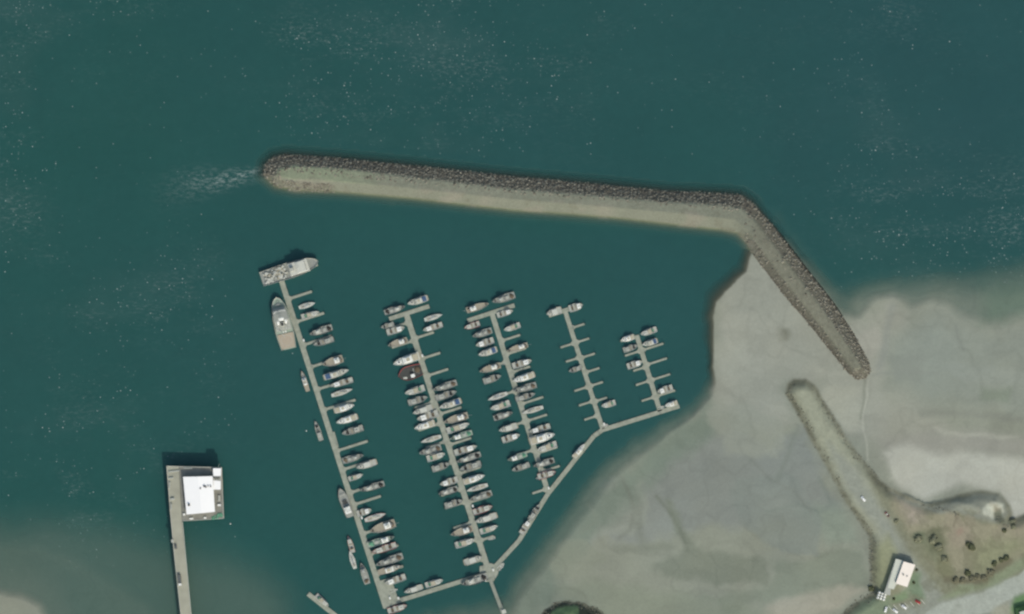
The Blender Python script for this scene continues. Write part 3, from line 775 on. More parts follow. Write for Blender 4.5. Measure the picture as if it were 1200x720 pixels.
def seiner(hm, hs, rf, net=BLACK, dk=GREY, house_t=.62, L_=16, B_=5.0):
    r = empty('fishing_boat'); hull(L_, B_, 1.5, hm, dk, r, stripe=None if hm is not WHITE else DGREY)
    xh = -L_/2+L_*house_t
    h_ = house('wheelhouse', (xh, 0, deckz(1.5, house_t)), (L_*.26, B_*.62, 2.3), hs, rf, r)
    MB().box((xh-.3, 0, deckz(1.5, house_t)+2.75), (1.6, B_*.4, .5), 0, (.8, .8)).build('flybridge_console', hs, h_)
    MB().tube((xh+.6, 0, deckz(1.5, house_t)+2.42), (xh+.6, 0, deckz(1.5, house_t)+3.2), .3, .3).ball((xh+.6, 0, deckz(1.5, house_t)+3.3), .42, (1, 1, .5)).build('radar_dome', WHITE, h_)
    rig(r, xh-L_*.17, deckz(1.5, .4), 7.0, 4.6, .1)
    z = deckz(1.5, .2)
    MB().box((-L_*.16, 0, z+.35), (1.9, 1.9, .7)).build('fish_hatch', LGREY, r)
    mb = MB()      # piled seine with cork line
    mb.ball((-L_*.36, B_*.08, z+.25), 1.35, (1.1, 1.0, .45), 10, 6).ball((-L_*.33, -B_*.16, z+.2), 1.0, (1, .9, .45), 9, 5)
    mb.build('net_pile', net, r, True)
    mb = MB(); mb.ball((-L_*.36, B_*.27, z+.25), .5, (1.6, .7, .6)).ball((-L_*.42, B_*.24, z+.25), .4, (1.2, .8, .6)); mb.build('cork_line', BUFF, r)
    MB().tube((xh-L_*.16, -.9, z+1.5), (xh-L_*.16, .9, z+1.5), .35, .35, 12).build('winch', STEEL, r)
    MB().box((L_*.36, 0, deckz(1.5, .86)+.3), (1.0, .7, .6)).tube((L_*.36, -.6, deckz(1.5, .86)+.45), (L_*.36, .6, deckz(1.5, .86)+.45), .26, n=10).build('anchor_winch', DGREY, r)
    rail(r, L_, B_, 1.5, .72, .97)
    return r
def gillnetter(hm, hs, rf, net=BROWN, dk=LGREY, fore=True, L_=12, B_=4.1, canvas=None):
    r = empty('fishing_boat'); fb = 1.15; hull(L_, B_, fb, hm, dk, r, full=.5, tr=.9)
    t = .7 if fore else .3; xh = -L_/2+L_*t
    h_ = house('wheelhouse', (xh, 0, deckz(fb, t)), (L_*.27, B_*.66, 2.0), hs, rf, r, (.8, .9), (-.2, 0))
    MB().box((xh, 0, deckz(fb, t)+2.32), (1.5, .14, .12)).box((xh, 0, deckz(fb, t)+2.2), (.14, .14, .35)).build('radar_bar', DGREY, h_)
    xr = -L_*.26 if fore else L_*.22
    mb = MB().tube((xr, -1.1, fb+.45), (xr, 1.1, fb+.45), .62, n=14); mb.build('net_reel', net, r)
    for sgn in (-1, 1): MB().tube((xr, sgn*1.1, fb+.45), (xr, sgn*1.2, fb+.45), .85, n=14).build('reel_flange', STEEL, r)
    z = deckz(fb, .3); xb = -L_*.02 if fore else L_*.02
    for q in (-.9, 0, .9): MB().box((xb, q, z+.3), (.9, .75, .6)).build('fish_tote', TAN, r)
    rig(r, xh+(-1.9 if fore else 1.9), deckz(fb, t), 4.6, 0)
    for sgn in (-.5, .5): MB().box((-L_/2-.28, sgn, .45), (.45, .5, .9), 0, (.8, .8)).build('outboard', DGREY, r)
    if canvas: MB().box((xb-.4, 0, fb+1.9), (2.6, B_*.7, .08), 0, (.97, .95)).tube((xb+.8, -1.2, z), (xb+.8, -1.2, fb+1.9), .04).tube((xb+.8, 1.2, z), (xb+.8, 1.2, fb+1.9), .04).tube((xb-1.6, -1.2, z), (xb-1.6, -1.2, fb+1.9), .04).tube((xb-1.6, 1.2, z), (xb-1.6, 1.2, fb+1.9), .04).build('canopy', canvas, r)
    return r
def cruiser(hm, hs, rf, dk=OFFW, canvas=None, L_=13, B_=4.3, fly=True):
    r = empty('motor_cruiser'); fb = 1.3; hull(L_, B_, fb, hm, dk, r, full=.38, tr=.9, sharp=2.4, bul=.2)
    h_ = house('cabin', (-L_*.02, 0, deckz(fb, .5, .2)), (L_*.42, B_*.76, 1.9), hs, rf, r, (.78, .88), (-.45, 0))
    MB().box((L_*.27, 0, deckz(fb, .77, .2)+.25), (L_*.2, B_*.4, .5), 0, (.7, .75)).build('trunk_cabin', hs, r)
    MB().box((L_*.27, 0, deckz(fb, .77, .2)+.53), (.8, .8, .08)).build('deck_hatch', GLASS, r)
    if fly:
        f = MB().box((-L_*.06, 0, fb+2.25), (L_*.24, B_*.58, .7), 0, (.9, .9)).build('flybridge', hs, r)
        MB().box((-L_*.08, 0, fb+2.64), (L_*.13, B_*.4, .05)).build('seat', BUFF, f)
        MB().box((L_*.05, 0, fb+2.72), (.08, B_*.46, .35)).build('windscreen', GLASS, f)
        MB().tube((-L_*.17, -B_*.25, fb+2.3), (-L_*.19, -B_*.25, fb+3.5), .06).tube((-L_*.17, B_*.25, fb+2.3), (-L_*.19, B_*.25, fb+3.5), .06).box((-L_*.19, 0, fb+3.5), (.5, B_*.56, .12)).build('radar_arch', WHITE, f)
    if canvas: MB().box((-L_*.36, 0, fb+1.55), (L_*.2, B_*.74, .12), 0, (.92, .85)).build('cockpit_canopy', canvas, r)
    MB().box((-L_/2-.35, 0, .35), (.8, B_*.8, .12)).build('swim_platform', TAN, r)
    rail(r, L_, B_, fb, .55, .97, .38, .9, 2.4, .7)
    return r
def sailboat(hm, rf, cover=BLUEP, L_=12, B_=3.5):
    r = empty('sailboat'); fb = 1.1; hull(L_, B_, fb, hm, OFFW, r, full=.45, tr=.62, sharp=1.8, bul=.08)
    h_ = MB().box((L_*.06, 0, fb+.25), (L_*.36, B_*.52, .5), 0, (.86, .8)).build('coachroof', rf, r)
    MB().box((L_*.12, 0, fb+.52), (.7, .6, .06)).box((L_*.2, 0, fb+.52), (.5, .5, .05)).build('hatch', GLASS, h_)
    MB().box((-L_*.27, 0, fb+.03), (L_*.2, B_*.4, .04)).build('cockpit_sole', TAN, r)
    mb = MB()
    for k in range(12):
        a = k*math.pi/6; a2 = a+math.pi/6
        mb.tube((-L_*.33, .4*math.cos(a), fb+.6+.4*math.sin(a)), (-L_*.33, .4*math.cos(a2), fb+.6+.4*math.sin(a2)), .03, n=5)
    mb.build('steering_wheel', STEEL, r)
    MB().tube((L_*.08, 0, fb), (L_*.08, 0, fb+14), .11, .07, 8).build('mast', WHITE, r)
    b2 = MB().tube((L_*.08, 0, fb+1.6), (-L_*.3, 0, fb+1.7), .08, n=8).build('boom', WHITE, r)
    MB().tube((L_*.06, 0, fb+1.8), (-L_*.28, 0, fb+1.82), .26, .14, 8).build('furled_sail', cover, b2)
    mb = MB()
    for sgn in (-1, 1): mb.tube((L_*.08, 0, fb+13.6), (L_*.06, sgn*B_*.48, fb), .018, n=4)
    mb.tube((L_*.08, 0, fb+13.6), (L_*.49, 0, fb+.3), .02, n=4).tube((L_*.08, 0, fb+14), (-L_*.49, 0, fb), .018, n=4); mb.build('rigging', STEEL, r)
    rail(r, L_, B_, fb, .08, .96, .45, .62, 1.8, .6)
    return r
def skiff(hm, inner, L_=6.2, B_=2.2):
    r = empty('skiff'); hull(L_, B_, .7, hm, inner, r, full=.5, tr=.9, sharp=2.2, bul=.45, n=12)
    MB().box((-L_*.2, 0, .5), (.35, B_*.85, .08)).build('bench', TAN, r); MB().box((L_*.12, 0, .5), (.35, B_*.85, .08)).build('bench', TAN, r)
    MB().box((-L_/2-.2, 0, .75), (.4, .36, .6)).tube((-L_/2-.2, 0, .5), (-L_/2-.2, 0, -.3), .1).build('outboard', DGREY, r)
    MB().box((0, 0, .62), (.6, .6, .8), 0, (.7, .9)).build('console', WHITE, r)
    return r
def workboat(L_=24, B_=7.4):
    r = empty('work_boat'); hull(L_, B_, 2.0, DGREY, GREY, r, full=.55, tr=.85, sharp=2.4, bul=.7)
    house('wheelhouse', (-L_*.25, 0, deckz(2.0, .25, .7)), (L_*.24, B_*.66, 3.4), LGREY, WHITE, r)
    mb = MB()
    for k in range(26): mb.box((-L_*.25+random.uniform(-2.6, 2.2), random.uniform(-2, 2), 4.95), (random.uniform(.3, .8), random.uniform(.3, .8), random.uniform(.3, .6)))
    mb.build('roof_gear', OFFW, r)
    MB().box((L_*.02, 0, deckz(2, .5, .7)+.5), (3.2, 3.6, 1.0)).build('cargo_hatch', DGREY, r)
    rig(r, L_*.13, deckz(2, .6, .7), 8, 6, .3)
    for q in (-1.5, 0, 1.5): MB().box((L_*.26, q, 2.1), (1.6, 1.1, 1.0)).build('deck_crate', LGREY, r)
    rail(r, L_, B_, 2.0, .6, .97, .55, .85, 2.4, .9)
    return r

PROTO = {
 'seiner_w': (lambda: seiner(WHITE, OFFW, LGREY), 'white seiner with black net pile', 16, 5),
 'seiner_g': (lambda: seiner(LGREY, LGREY, GREY, BROWN, GREY, .6), 'grey seiner with brown net pile', 16, 5),
 'seiner_t': (lambda: seiner(OFFW, OFFW, WHITE, BROWN, TAN, .3), 'pale seiner with aft wheelhouse', 16, 5),
 'seiner_n': (lambda: seiner(NAVY, OFFW, WHITE, GREENP, AQUA, .64), 'navy seiner with green net', 16, 5),
 'gill_a': (lambda: gillnetter(OFFW, OFFW, WHITE), 'white-roofed gillnetter with brown reel', 12, 4.1),
 'gill_b': (lambda: gillnetter(LGREY, LGREY, LGREY, BLACK, GREY, False), 'grey gillnetter with bow reel', 12, 4.1),
 'gill_c': (lambda: gillnetter(WHITE, WHITE, OFFW, GREENP, LGREY, True, canvas=BUFF), 'gillnetter with buff canopy', 12, 4.1),
 'gill_r': (lambda: gillnetter(REDP, OFFW, OFFW, BROWN, LGREY, True), 'red-hulled gillnetter', 12, 4.1),
 'cruise_w': (lambda: cruiser(WHITE, WHITE, WHITE, canvas=BUFF), 'white cruiser with buff canopy', 13, 4.3),
 'cruise_b': (lambda: cruiser(OFFW, OFFW, LGREY, canvas=BLUEP), 'cruiser with blue cockpit canopy', 13, 4.3),
 'cruise_g': (lambda: cruiser(LGREY, OFFW, OFFW, dk=LGREY, fly=False), 'low grey-decked cruiser', 13, 4.3),
 'cruise_n': (lambda: cruiser(NAVY, OFFW, WHITE, dk=TAN), 'navy-hulled cruiser with tan deck', 13, 4.3),
 'sail_w': (lambda: sailboat(WHITE, OFFW), 'white sloop with blue sail cover', 12, 3.5),
 'sail_g': (lambda: sailboat(OFFW, LGREY, BUFF), 'sloop with buff sail cover', 12, 3.5),
 'sail_r': (lambda: sailboat(REDP, OFFW, BUFF), 'red-hulled sloop', 12, 3.5),
 'skiff_w': (lambda: skiff(WHITE, LGREY), 'small white skiff', 6.2, 2.2),
 'skiff_g': (lambda: skiff(STEEL, GREY), 'small aluminium skiff', 6.2, 2.2),
}
CAT = {'se': 'fishing boat', 'gi': 'fishing boat', 'cr': 'motor cruiser', 'sa': 'sailboat', 'sk': 'skiff'}
_made = {}
def put(kind, px, py, ang, Lpx, Bpx, label, group='boats moored at the floating docks'):
    fn, look, L0, B0 = PROTO[kind]
    if kind not in _made: _made[kind] = fn(); r = _made[kind]
    else: r = copy_tree(_made[kind])
    x, y, _ = P(px, py); r.location = (x, y, 0); r.rotation_euler = (0, 0, ang)
    a_, b2 = Lpx*S/L0, Bpx*S/B0; r.scale = (a_, b2, (a_*b2)**.5 if kind[:2] != 'sa' else min(1.1, a_))
    tag(r, label, CAT[kind[:2]], group); return r
ANG_OUT = math.atan2(-V_[1], V_[0])       # bow to the east, square to the docks
ANG_IN = ANG_OUT+math.pi
ANG_N = math.atan2(U[1], -U[0])           # bow up along the docks
ORD = ['', 'first','second','third','fourth','fifth','sixth','seventh','eighth','ninth','tenth','eleventh','twelfth','thirteenth','fourteenth','fifteenth','sixteenth','seventeenth','eighteenth','nineteenth','twentieth','twenty-first','twenty-second','twenty-third','twenty-fourth']
SLOTS = {
 ('westernmost', 'east'): [
  ('sail_w',360,358,20,6,1),('gill_c',364,369,22,7,1),('seiner_w',376,388,28,9,0),('gill_b',379,401,25,7,0),('seiner_t',390,424,25,10,0),('cruise_b',395,438,30,8,1),('gill_a',400,449,28,7,0),('sail_g',401,460,26,6,1),
  ('cruise_w',404,478,24,8,1),('cruise_w',406,492,25,8,0),('gill_b',413,505,26,8,0),('seiner_g',414,537,26,8,1),('cruise_g',429,545,24,8,0),('gill_c',417,559,18,6,1),('seiner_w',436,571,30,8,0),('gill_a',427,600,18,8,1),
  ('sail_r',440,606,26,7,1),('seiner_t',448,618,32,11,0),('seiner_n',447,634,34,9,1),('gill_r',450,643,30,8,0),('seiner_g',456,657,34,9,0),('cruise_n',458,667,28,8,1),('gill_a',463,680,26,8,0),('skiff_w',462,692,9,3,1)],
 ('second', 'west'): [
  ('gill_b',454,382,16,6,1),('gill_a',464,387,22,8,0),('seiner_t',466,402,24,8,1),('cruise_w',476,422,32,10,1),('gill_c',486,458,24,8,1),('gill_b',490,469,24,8,0),('cruise_g',495,481,24,8,1),('gill_a',501,488,26,9,1),('cruise_w',497,499,24,8,1),('sail_g',505,515,25,6,1),
  ('seiner_g',504,528,27,9,1),('gill_c',511,535,22,8,0),('gill_b',517,547,22,8,0),('gill_a',526,565,22,8,1),('seiner_w',525,576,24,8,1),('gill_b',532,590,22,8,0),('seiner_t',541,623,27,9,1),('gill_c',545,636,24,8,0),('cruise_g',555,656,22,8,0),('seiner_w',556,680,32,10,1)],
 ('second', 'east'): [
  ('gill_a',507,384,24,7,0),('sail_w',508,372,22,6,1),('seiner_g',521,453,30,8,0),('gill_b',523,463,26,8,1),('cruise_b',527,474,26,8,0),('seiner_t',534,491,30,9,0),('gill_c',537,501,28,8,1),('seiner_n',540,511,28,8,0),
  ('gill_a',546,527,28,8,1),('seiner_w',549,537,30,8,0),('gill_b',551,547,26,8,0),('cruise_w',556,561,26,8,1),('sail_g',559,572,26,6,0),('seiner_g',563,582,28,8,0),('gill_r',566,597,24,8,1),('cruise_g',569,608,26,8,0),('gill_c',573,620,22,7,1),('skiff_w',576,631,9,3.4,0)],
 ('middle', 'west'): [
  ('seiner_g',565,391,24,8,1),('gill_a',568,402,22,8,1),('cruise_b',571,413,22,8,1),('seiner_t',574,432,26,8,1),('gill_b',577,444,22,8,0),('sail_w',583,465,24,6,1),('gill_c',586,476,24,8,1),('seiner_w',590,487,24,8,0),
  ('cruise_g',595,502,22,8,1),('gill_a',599,513,22,8,0),('seiner_n',606,536,24,8,1),('gill_b',610,548,22,7,1)],
 ('middle', 'east'): [
  ('gill_c',600,384,20,7,0),('seiner_t',606,408,26,7,0),('gill_a',612,426,24,8,1),('cruise_w',613,443,26,8,0),('seiner_g',615,455,28,8,0),('gill_b',616,465,24,7,1),('sail_g',624,481,26,6,0),('gill_a',632,503,26,7,0),('cruise_w',636,513,30,10,1),('gill_c',641,524,24,8,0),
  ('seiner_w',637,543,26,8,0),('gill_r',641,556,22,8,1),('skiff_g',632,560,9,3.4,0)],
 ('fourth', 'west'): [('gill_b',674,433,16,6,1)],
 ('fourth', 'east'): [('gill_c',713,474,17,7,0),('skiff_w',709,499,8,3.2,1)],
 ('easternmost', 'west'): [('cruise_w',735,397,16,7,1),('gill_b',739,408,18,7,0),('gill_a',744,427,19,8,0)],
 ('easternmost', 'east'): [('gill_c',760,389,20,7,0),('cruise_b',761,402,18,7,0),('gill_a',779,457,19,8,0),('cruise_w',786,474,15,6,0),('skiff_w',775,478,8,3.4,1)],
}
for (dk, side), lst in SLOTS.items():
    lst = sorted(lst, key=lambda s_: s_[1]*U[0]+s_[2]*U[1])
    for k, (kind, px, py, L_, B_, out_) in enumerate(lst):
        east = side == 'east'
        ang = (ANG_OUT if east else ANG_IN) if out_ else (ANG_IN if east else ANG_OUT)
        look = PROTO[kind][1]
        lab = f"{look}, {ORD[k+1]} boat down the {side} side of the {dk} dock"
        if len(lst) == 1: lab = f"{look}, the only boat on the {side} side of the {dk} dock"
        put(kind, px, py, ang+R(random.uniform(-1.5, 1.5)), L_, B_, lab)
EX = [
 ('seiner_w',463,363,26,8,ANG_OUT,'white seiner lying across the outer head of the second dock, west half'),
 ('cruise_b',489,353,24,8,ANG_IN,'cruiser with blue canopy lying across the outer head of the second dock, east half'),
 ('seiner_t',560,360,28,8,ANG_OUT,'pale seiner lying across the outer head of the middle dock, west half'),
 ('seiner_g',590,350,28,9,ANG_IN,'grey seiner lying across the outer head of the middle dock, east half'),
 ('gill_r',553,382,19,7,ANG_IN,'reddish gillnetter tucked inside the west end of the middle dock head'),
 ('gill_a',592,367,20,7,ANG_OUT,'gillnetter tucked inside the east end of the middle dock head'),
 ('cruise_g',649,366,18,9,ANG_IN,'low pale cruiser across the head of the fourth dock, west end'),
 ('gill_a',675,360,17,9,ANG_OUT,'pale gillnetter across the head of the fourth dock, east end'),
 ('cruise_w',679,528,20,6,math.atan2(.775,.63),'white cruiser alongside the connecting walkway, nearest the fourth dock'),
 ('gill_b',627,600,22,7,math.atan2(.85,.53),'grey gillnetter alongside the connecting walkway below the middle dock'),
 ('gill_a',616,617,20,7,math.atan2(.85,.53),'white-roofed gillnetter on the connecting walkway, closest above the junction float'),
 ('skiff_w',587,664,11,4.5,math.atan2(.6,.55),'small white skiff tied inside the junction float'),
 ('gill_r',466,713,24,8,ANG_OUT,'red-hulled gillnetter below the shore end of the westernmost dock'),
 ('gill_c',509,683,22,7,ANG_OUT,'gillnetter with buff canopy along the walkway between the first two docks'),
 ('cruise_g',484,691,22,7,ANG_IN,'low cruiser on the walkway between the first two docks, nearer the westernmost'),
 ('sail_w',413,656,22,6,ANG_N,'slim white sloop alongside the west face of the westernmost dock'),
 ('seiner_g',427,672,26,8,ANG_N,'grey seiner alongside the wide shore end of the westernmost dock'),
 ('gill_r',411,638,20,6,ANG_N,'red gillnetter alongside the westernmost dock, just above the slim sloop'),
 ('gill_b',373,505,24,6,ANG_N,'grey gillnetter alongside the west face halfway down the westernmost dock'),
 ('cruise_n',357,446,24,6,ANG_N,'navy cruiser alongside the west face of the westernmost dock, below the big ship'),
 ('gill_c',378,704,20,6,math.atan2(-.67,.74),'gillnetter with buff canopy beside the stub float at the bottom edge'),
]
for k_, px, py, L_, B_, ang, lab in EX: put(k_, px, py, ang, L_, B_, lab)

x, y, _ = P(404.5, 589)
wb = workboat(25.5, 8.0); wb.location = (x, y, 0); wb.rotation_euler = (0, 0, ANG_N+R(3))
tag(wb, 'grey work boat with open foredeck alongside the westernmost dock', 'work boat')

# wide red-rimmed tender on the second dock
rt = empty('net_tender', P(480.5, 437)); rt.rotation_euler = (0, 0, ANG_OUT+math.pi)
hull(20, 11.5, 1.5, REDP, DGREY, rt, full=.55, tr=.8, sharp=2.2, bul=.6)
house('wheelhouse', (-1.5, 3.0, 1.0), (3.4, 2.8, 2.4), WHITE, WHITE, rt)
MB().ball((-6.5, -.8, 1.1), 2.0, (1.2, 1.4, .4), 10, 6).build('net_pile', BROWN, rt, True)
MB().box((5.0, 3.0, 1.5), (3.2, 1.4, .6), R(-20)).box((4.2, 2.4, 2.0), (.7, .7, .6)).build('deck_crate', OFFW, rt)
MB().box((-3.2, -1.5, 1.5), (2.6, .5, .5), R(35)).box((-3.4, -1.5, 1.55), (.5, 2.8, .4), R(10)).build('loading_frame', LGREY, rt)
rig(rt, -2.5, 1.0, 8, 6, .5)
tag(rt, 'wide dark-decked tender with a red rim on the second dock', 'work boat')

# the two ships
def ship(name, L_, B_, fb=3.2, aft=None):
    aft = aft or mat('pink_tan_flight_deck', (174,162,142), .8, .12)
    r = empty(name)
    hull(L_, B_, fb, OFFW, AQUA, r, full=.35, tr=.82, sharp=2.9, bul=.9, n=30)
    z = deckz(fb, .6, .9)
    def dk_poly(t0, t1, s_, nn3=12):
        a_ = [(-L_/2+L_*(t0+(t1-t0)*k/nn3), hull_w(t0+(t1-t0)*k/nn3, B_, .35, .82, 2.9)*s_) for k in range(nn3+1)]
        return [(x, -y) for x, y in a_]+[(x, y) for x, y in a_[::-1]]
    MB().prism(dk_poly(.02, .30, .88), z-.3, z+.25).build('aft_deck', aft, r)
    mb = MB()
    for k in range(24):
        a_ = 2*math.pi*k/24; a2 = 2*math.pi*(k+1)/24; c = -L_*.33; q = B_*.3
        mb.add([(c+q*math.cos(a_), q*math.sin(a_), z+.256), (c+(q-.25)*math.cos(a_), (q-.25)*math.sin(a_), z+.256), (c+(q-.25)*math.cos(a2), (q-.25)*math.sin(a2), z+.256), (c+q*math.cos(a2), q*math.sin(a2), z+.256)], [(0,1,2,3)])
    mb.build('landing_circle', LGREY, r)
    s1 = MB().prism(dk_poly(.36, .80, .84), z, z+2.6).build('superstructure', LGREY, r)
    br = MB().prism(dk_poly(.56, .75, .80), z+2.61, z+5.1).build('bridge', LGREY, r)
    MB().prism(dk_poly(.555, .757, .84), z+5.1, z+5.3).build('roof', GREY, br)
    mb = MB()
    for k in range(9):
        a_ = -1.1+2.2*k/8; mb.box((L_*.225+1.2*math.cos(a_)*1.4-1.0, B_*.30*math.sin(a_)/.9, z+5.45), (.7, .55, .35), a_)
    mb.build('bridge_front_light', WHITE, br)
    for sgn in (-1, 1): MB().box((L_*.15, sgn*B_*.405, z+4.1), (L_*.16, .1, .9)).build('side_window', GLASS, br)
    for sgn in (-1, 1):
        lb = MB().ball((L_*.035, sgn*B_*.21, z+3.7), 1.8, (1.55, .75, .75), 12, 7).build('lifeboat', WHITE, r, True)
        MB().box((L_*.035-1.8, sgn*B_*.21, z+4.3), (.25, 2.9, .25)).box((L_*.035+1.8, sgn*B_*.21, z+4.3), (.25, 2.9, .25)).build('davit', STEEL, lb)
    MB().ball((L_*.085, 0, z+4.7), 1.9, (1, 1.7, .5), 12, 6).build('wheelhouse_dome', WHITE, r, True)
    fn = MB().box((-L_*.02, 0, z+4.6), (3.6, 2.8, 4.0), 0, (.8, .8)).build('funnel', OFFW, r)
    MB().box((-L_*.02, 0, z+6.62), (2.4, 1.8, .12)).build('exhaust_cap', BLACK, fn)
    MB().tube((L_*.10, 0, z+5.2), (L_*.10, 0, z+13), .3, .12).box((L_*.10, 0, z+9), (.3, 4.4, .25)).box((L_*.10, 0, z+11), (.3, 2.6, .2)).build('mast', OFFW, r)
    mb = MB()
    for k in range(42):
        a_ = random.uniform(-.13, -.03)*L_; mb.box((a_, random.uniform(-.33, .33)*B_, z+2.9), (random.uniform(.4, 1.1), random.uniform(.4, 1.0), random.uniform(.4, 1.0)))
    mb.build('deck_machinery', OFFW, r)
    MB().box((-L_*.165, -1.0, z+.8), (1.6, 1.0, 1.5)).box((-L_*.165, 1.0, z+.9), (1.4, 1.0, 1.6)).build('capstan_housing', WHITE, r)
    cr = MB().tube((-L_*.14, B_*.22, z), (-L_*.14, B_*.22, z+4.2), .5).build('crane', OFFW, r)
    MB().tube((-L_*.14, B_*.22, z+4), (-L_*.27, B_*.02, z+5.2), .28, .16).build('jib', OFFW, cr)
    zf = deckz(fb, .86, .9)
    MB().box((L_*.36, 0, zf+.5), (2.0, 2.6, 1.0)).tube((L_*.36, -2.1, zf+.7), (L_*.36, 2.1, zf+.7), .5, n=12).build('windlass', GREY, r)
    MB().tube((L_*.41, -1.2, zf+.3), (L_*.45, -.5, zf+.4), .22).tube((L_*.41, 1.2, zf+.3), (L_*.45, .5, zf+.4), .22).build('anchor_chain', DGREY, r)
    rail(r, L_, B_-.1, fb, .30, .98, .35, .82, 2.9, 1.0); rail(r, L_, B_-.1, fb, .01, .28, .35, .82, 2.9, 1.0)
    return r
sh = ship('ship', 43.5, 15.0); x, y, _ = P(331.5, 379); sh.location = (x, y, 0); sh.rotation_euler = (0, 0, math.atan2(.972, -.235))
tag(sh, 'large pale ship with tan aft deck moored bow-out along the westernmost dock', 'ship')
def ferry(L_=49, B_=13):
    r = empty('supply_ship')
    hull(L_, B_, 3.4, OFFW, GREY, r, full=.5, tr=.9, sharp=2.6, bul=1.0, n=26)
    z = 3.4*1.1-1.0+.25
    s1 = MB().box((L_*.16, 0, z+2.0), (L_*.34, B_*.84, 4.0), 0, (.97, .95)).build('superstructure', OFFW, r)
    for sgn in (-1, 1): MB().box((L_*.16, sgn*B_*.418, z+2.4), (L_*.28, .1, .8)).build('side_window', GLASS, s1)
    br = MB().box((L_*.2, 0, z+5.3), (L_*.16, B_*.7, 2.5), 0, (.92, .94)).build('bridge', WHITE, r)
    MB().box((L_*.2, 0, z+6.62), (L_*.15, B_*.68, .14)).build('roof', OFFW, br); MB().box((L_*.2+L_*.078, 0, z+5.7), (.1, B_*.6, .9)).build('windscreen', GLASS, br)
    MB().box((L_*.04, 0, z+5.6), (3.4, 3, 3.2), 0, (.8, .8)).build('funnel', LGREY, r)
    MB().tube((L_*.15, 0, z+6.6), (L_*.15, 0, z+14), .28, .12).box((L_*.15, 0, z+10), (.25, 4.6, .22)).build('mast', OFFW, r)
    mb = MB()
    rr = random.Random(3)
    for k in range(70): mb.box((rr.uniform(-.45, -.04)*L_, rr.uniform(-.38, .38)*B_, z+.4), (rr.uniform(.5, 2.2), rr.uniform(.5, 1.8), rr.uniform(.5, 1.3)), rr.uniform(0, 3))
    mb.build('deck_gear', OFFW, r); C.objects[-1]['kind'] = 'stuff'
    mb = MB()
    for k in range(24): mb.box((rr.uniform(-.45, -.04)*L_, rr.uniform(-.38, .38)*B_, z+.4), (rr.uniform(.5, 1.8), rr.uniform(.5, 1.8), rr.uniform(.5, 1.7)), rr.uniform(0, 3))
    mb.build('deck_clutter', BUFF, r); C.objects[-1]['kind'] = 'stuff'
    g_ = MB().tube((-L_*.3, 0, z), (-L_*.3, 0, z+8), .45, .3).build('derrick_post', OFFW, r)
    MB().tube((-L_*.3, 0, z+1.5), (-L_*.08, 2.0, z+7), .22, .14).build('boom', OFFW, g_)
    rail(r, L_, B_-.1, 3.4, .02, .97, .5, .9, 2.6, 1.0)
    return r
fr = ferry(); x, y, _ = P(340, 317); fr.location = (x, y, 0); fr.rotation_euler = (0, 0, ANG_OUT)
tag(fr, 'cluttered pale supply ship lying across the seaward head of the westernmost dock', 'ship')
# mooring buoys
for px, py, lab in ((359,505,'small white mooring buoy in open water west of the westernmost dock'),(270,614,'white mooring buoy just east of the pier platform')):
    x, y, _ = P(px, py); bo_ = empty('mooring_buoy', (x, y, 0)); tag(bo_, lab, 'buoy', 'white mooring buoys')
    MB().ball((0, 0, .15), .55, (1, 1, .85), 12, 8).build('float_ball', WHITE, bo_, True); MB().tube((0, 0, .55), (0, 0, .95), .06).build('ring_post', STEEL, bo_)
# dock boxes: white lockers standing on the docks
for px, py, z_, lab in ((495,417,.6,'small white locker on the second dock opposite the large white cruiser'),(356,399,.6,'white locker on the westernmost dock beside the big ship stern'),(424,607,.6,'white locker on the westernmost dock below the grey work boat'),
                    (457,701,.63,'pale locker on the wide platform at the shore end of the westernmost dock'),(467,701,.63,'pale locker on the crossing corner east of the wide platform'),(578,668,.65,'pale locker on the junction float'),(569,680,.65,'white locker on the lower lip of the junction float'),(554,593,.6,'white locker halfway down the second dock'),(643,572,.6,'white locker where the middle dock meets the walkway'),(708,497,.6,'white locker at the shore end of the fourth dock')):
    x, y, _ = P(px, py); b3 = empty('dock_locker', (x, y, z_)); tag(b3, lab, 'locker', 'lockers on the docks'); b3.rotation_euler = (0, 0, ANG_N)
    MB().box((0, 0, .45), (2.0, 1.1, .9)).build('body', OFFW, b3); MB().box((0, 0, .97), (2.1, 1.2, .14), 0, (.95, .9)).build('lid', WHITE, b3)

# ------------------------------------------------------------------ pier with warehouse
ZD = 10.3
def PZ(q, z=ZD): return P(q[0], q[1], z)[:2]
pier = empty('pier', P(215, 640)); tag(pier, 'long concrete pier on piles running out to a square platform', 'pier')
conc = mat('pier_concrete', (164,164,146), .85, .10, .12); conc2 = mat('platform_concrete', (132,132,122), .85, .14, .2)
shift_mb(MB().prism([PZ(q) for q in ((195,546),(209.5,547),(213,610),(216,640),(228,760),(216,760),(203,640),(199,600))], ZD-1.0, ZD), pier.location).build('pier_deck', conc, pier)
shift_mb(MB().prism([PZ(q) for q in ((209.8,547),(260,547.5),(262.5,608),(213.3,611))], ZD-1.0, ZD-.01), pier.location).build('platform_deck', conc2, pier)
mb = MB()
for (p, q) in (((195.4,546.5),(203.2,640)),((203.2,640),(216,758)),((214,612),(227.6,758)),((196,546.6),(259.6,548)),((259.6,548),(262,607.6)),((262,607.6),(214,610.6))):
    a_ = Vector(PZ(p)); b2 = Vector(PZ(q)); dd = (b2-a_).normalized(); nn2 = Vector((-dd.y, dd.x))*.18
    mb.prism([(a_-nn2)[:], (b2-nn2)[:], (b2+nn2)[:], (a_+nn2)[:]], ZD+.003, ZD+.35)
shift_mb(mb, pier.location).build('kerb', OFFW, pier)
cnt = 0
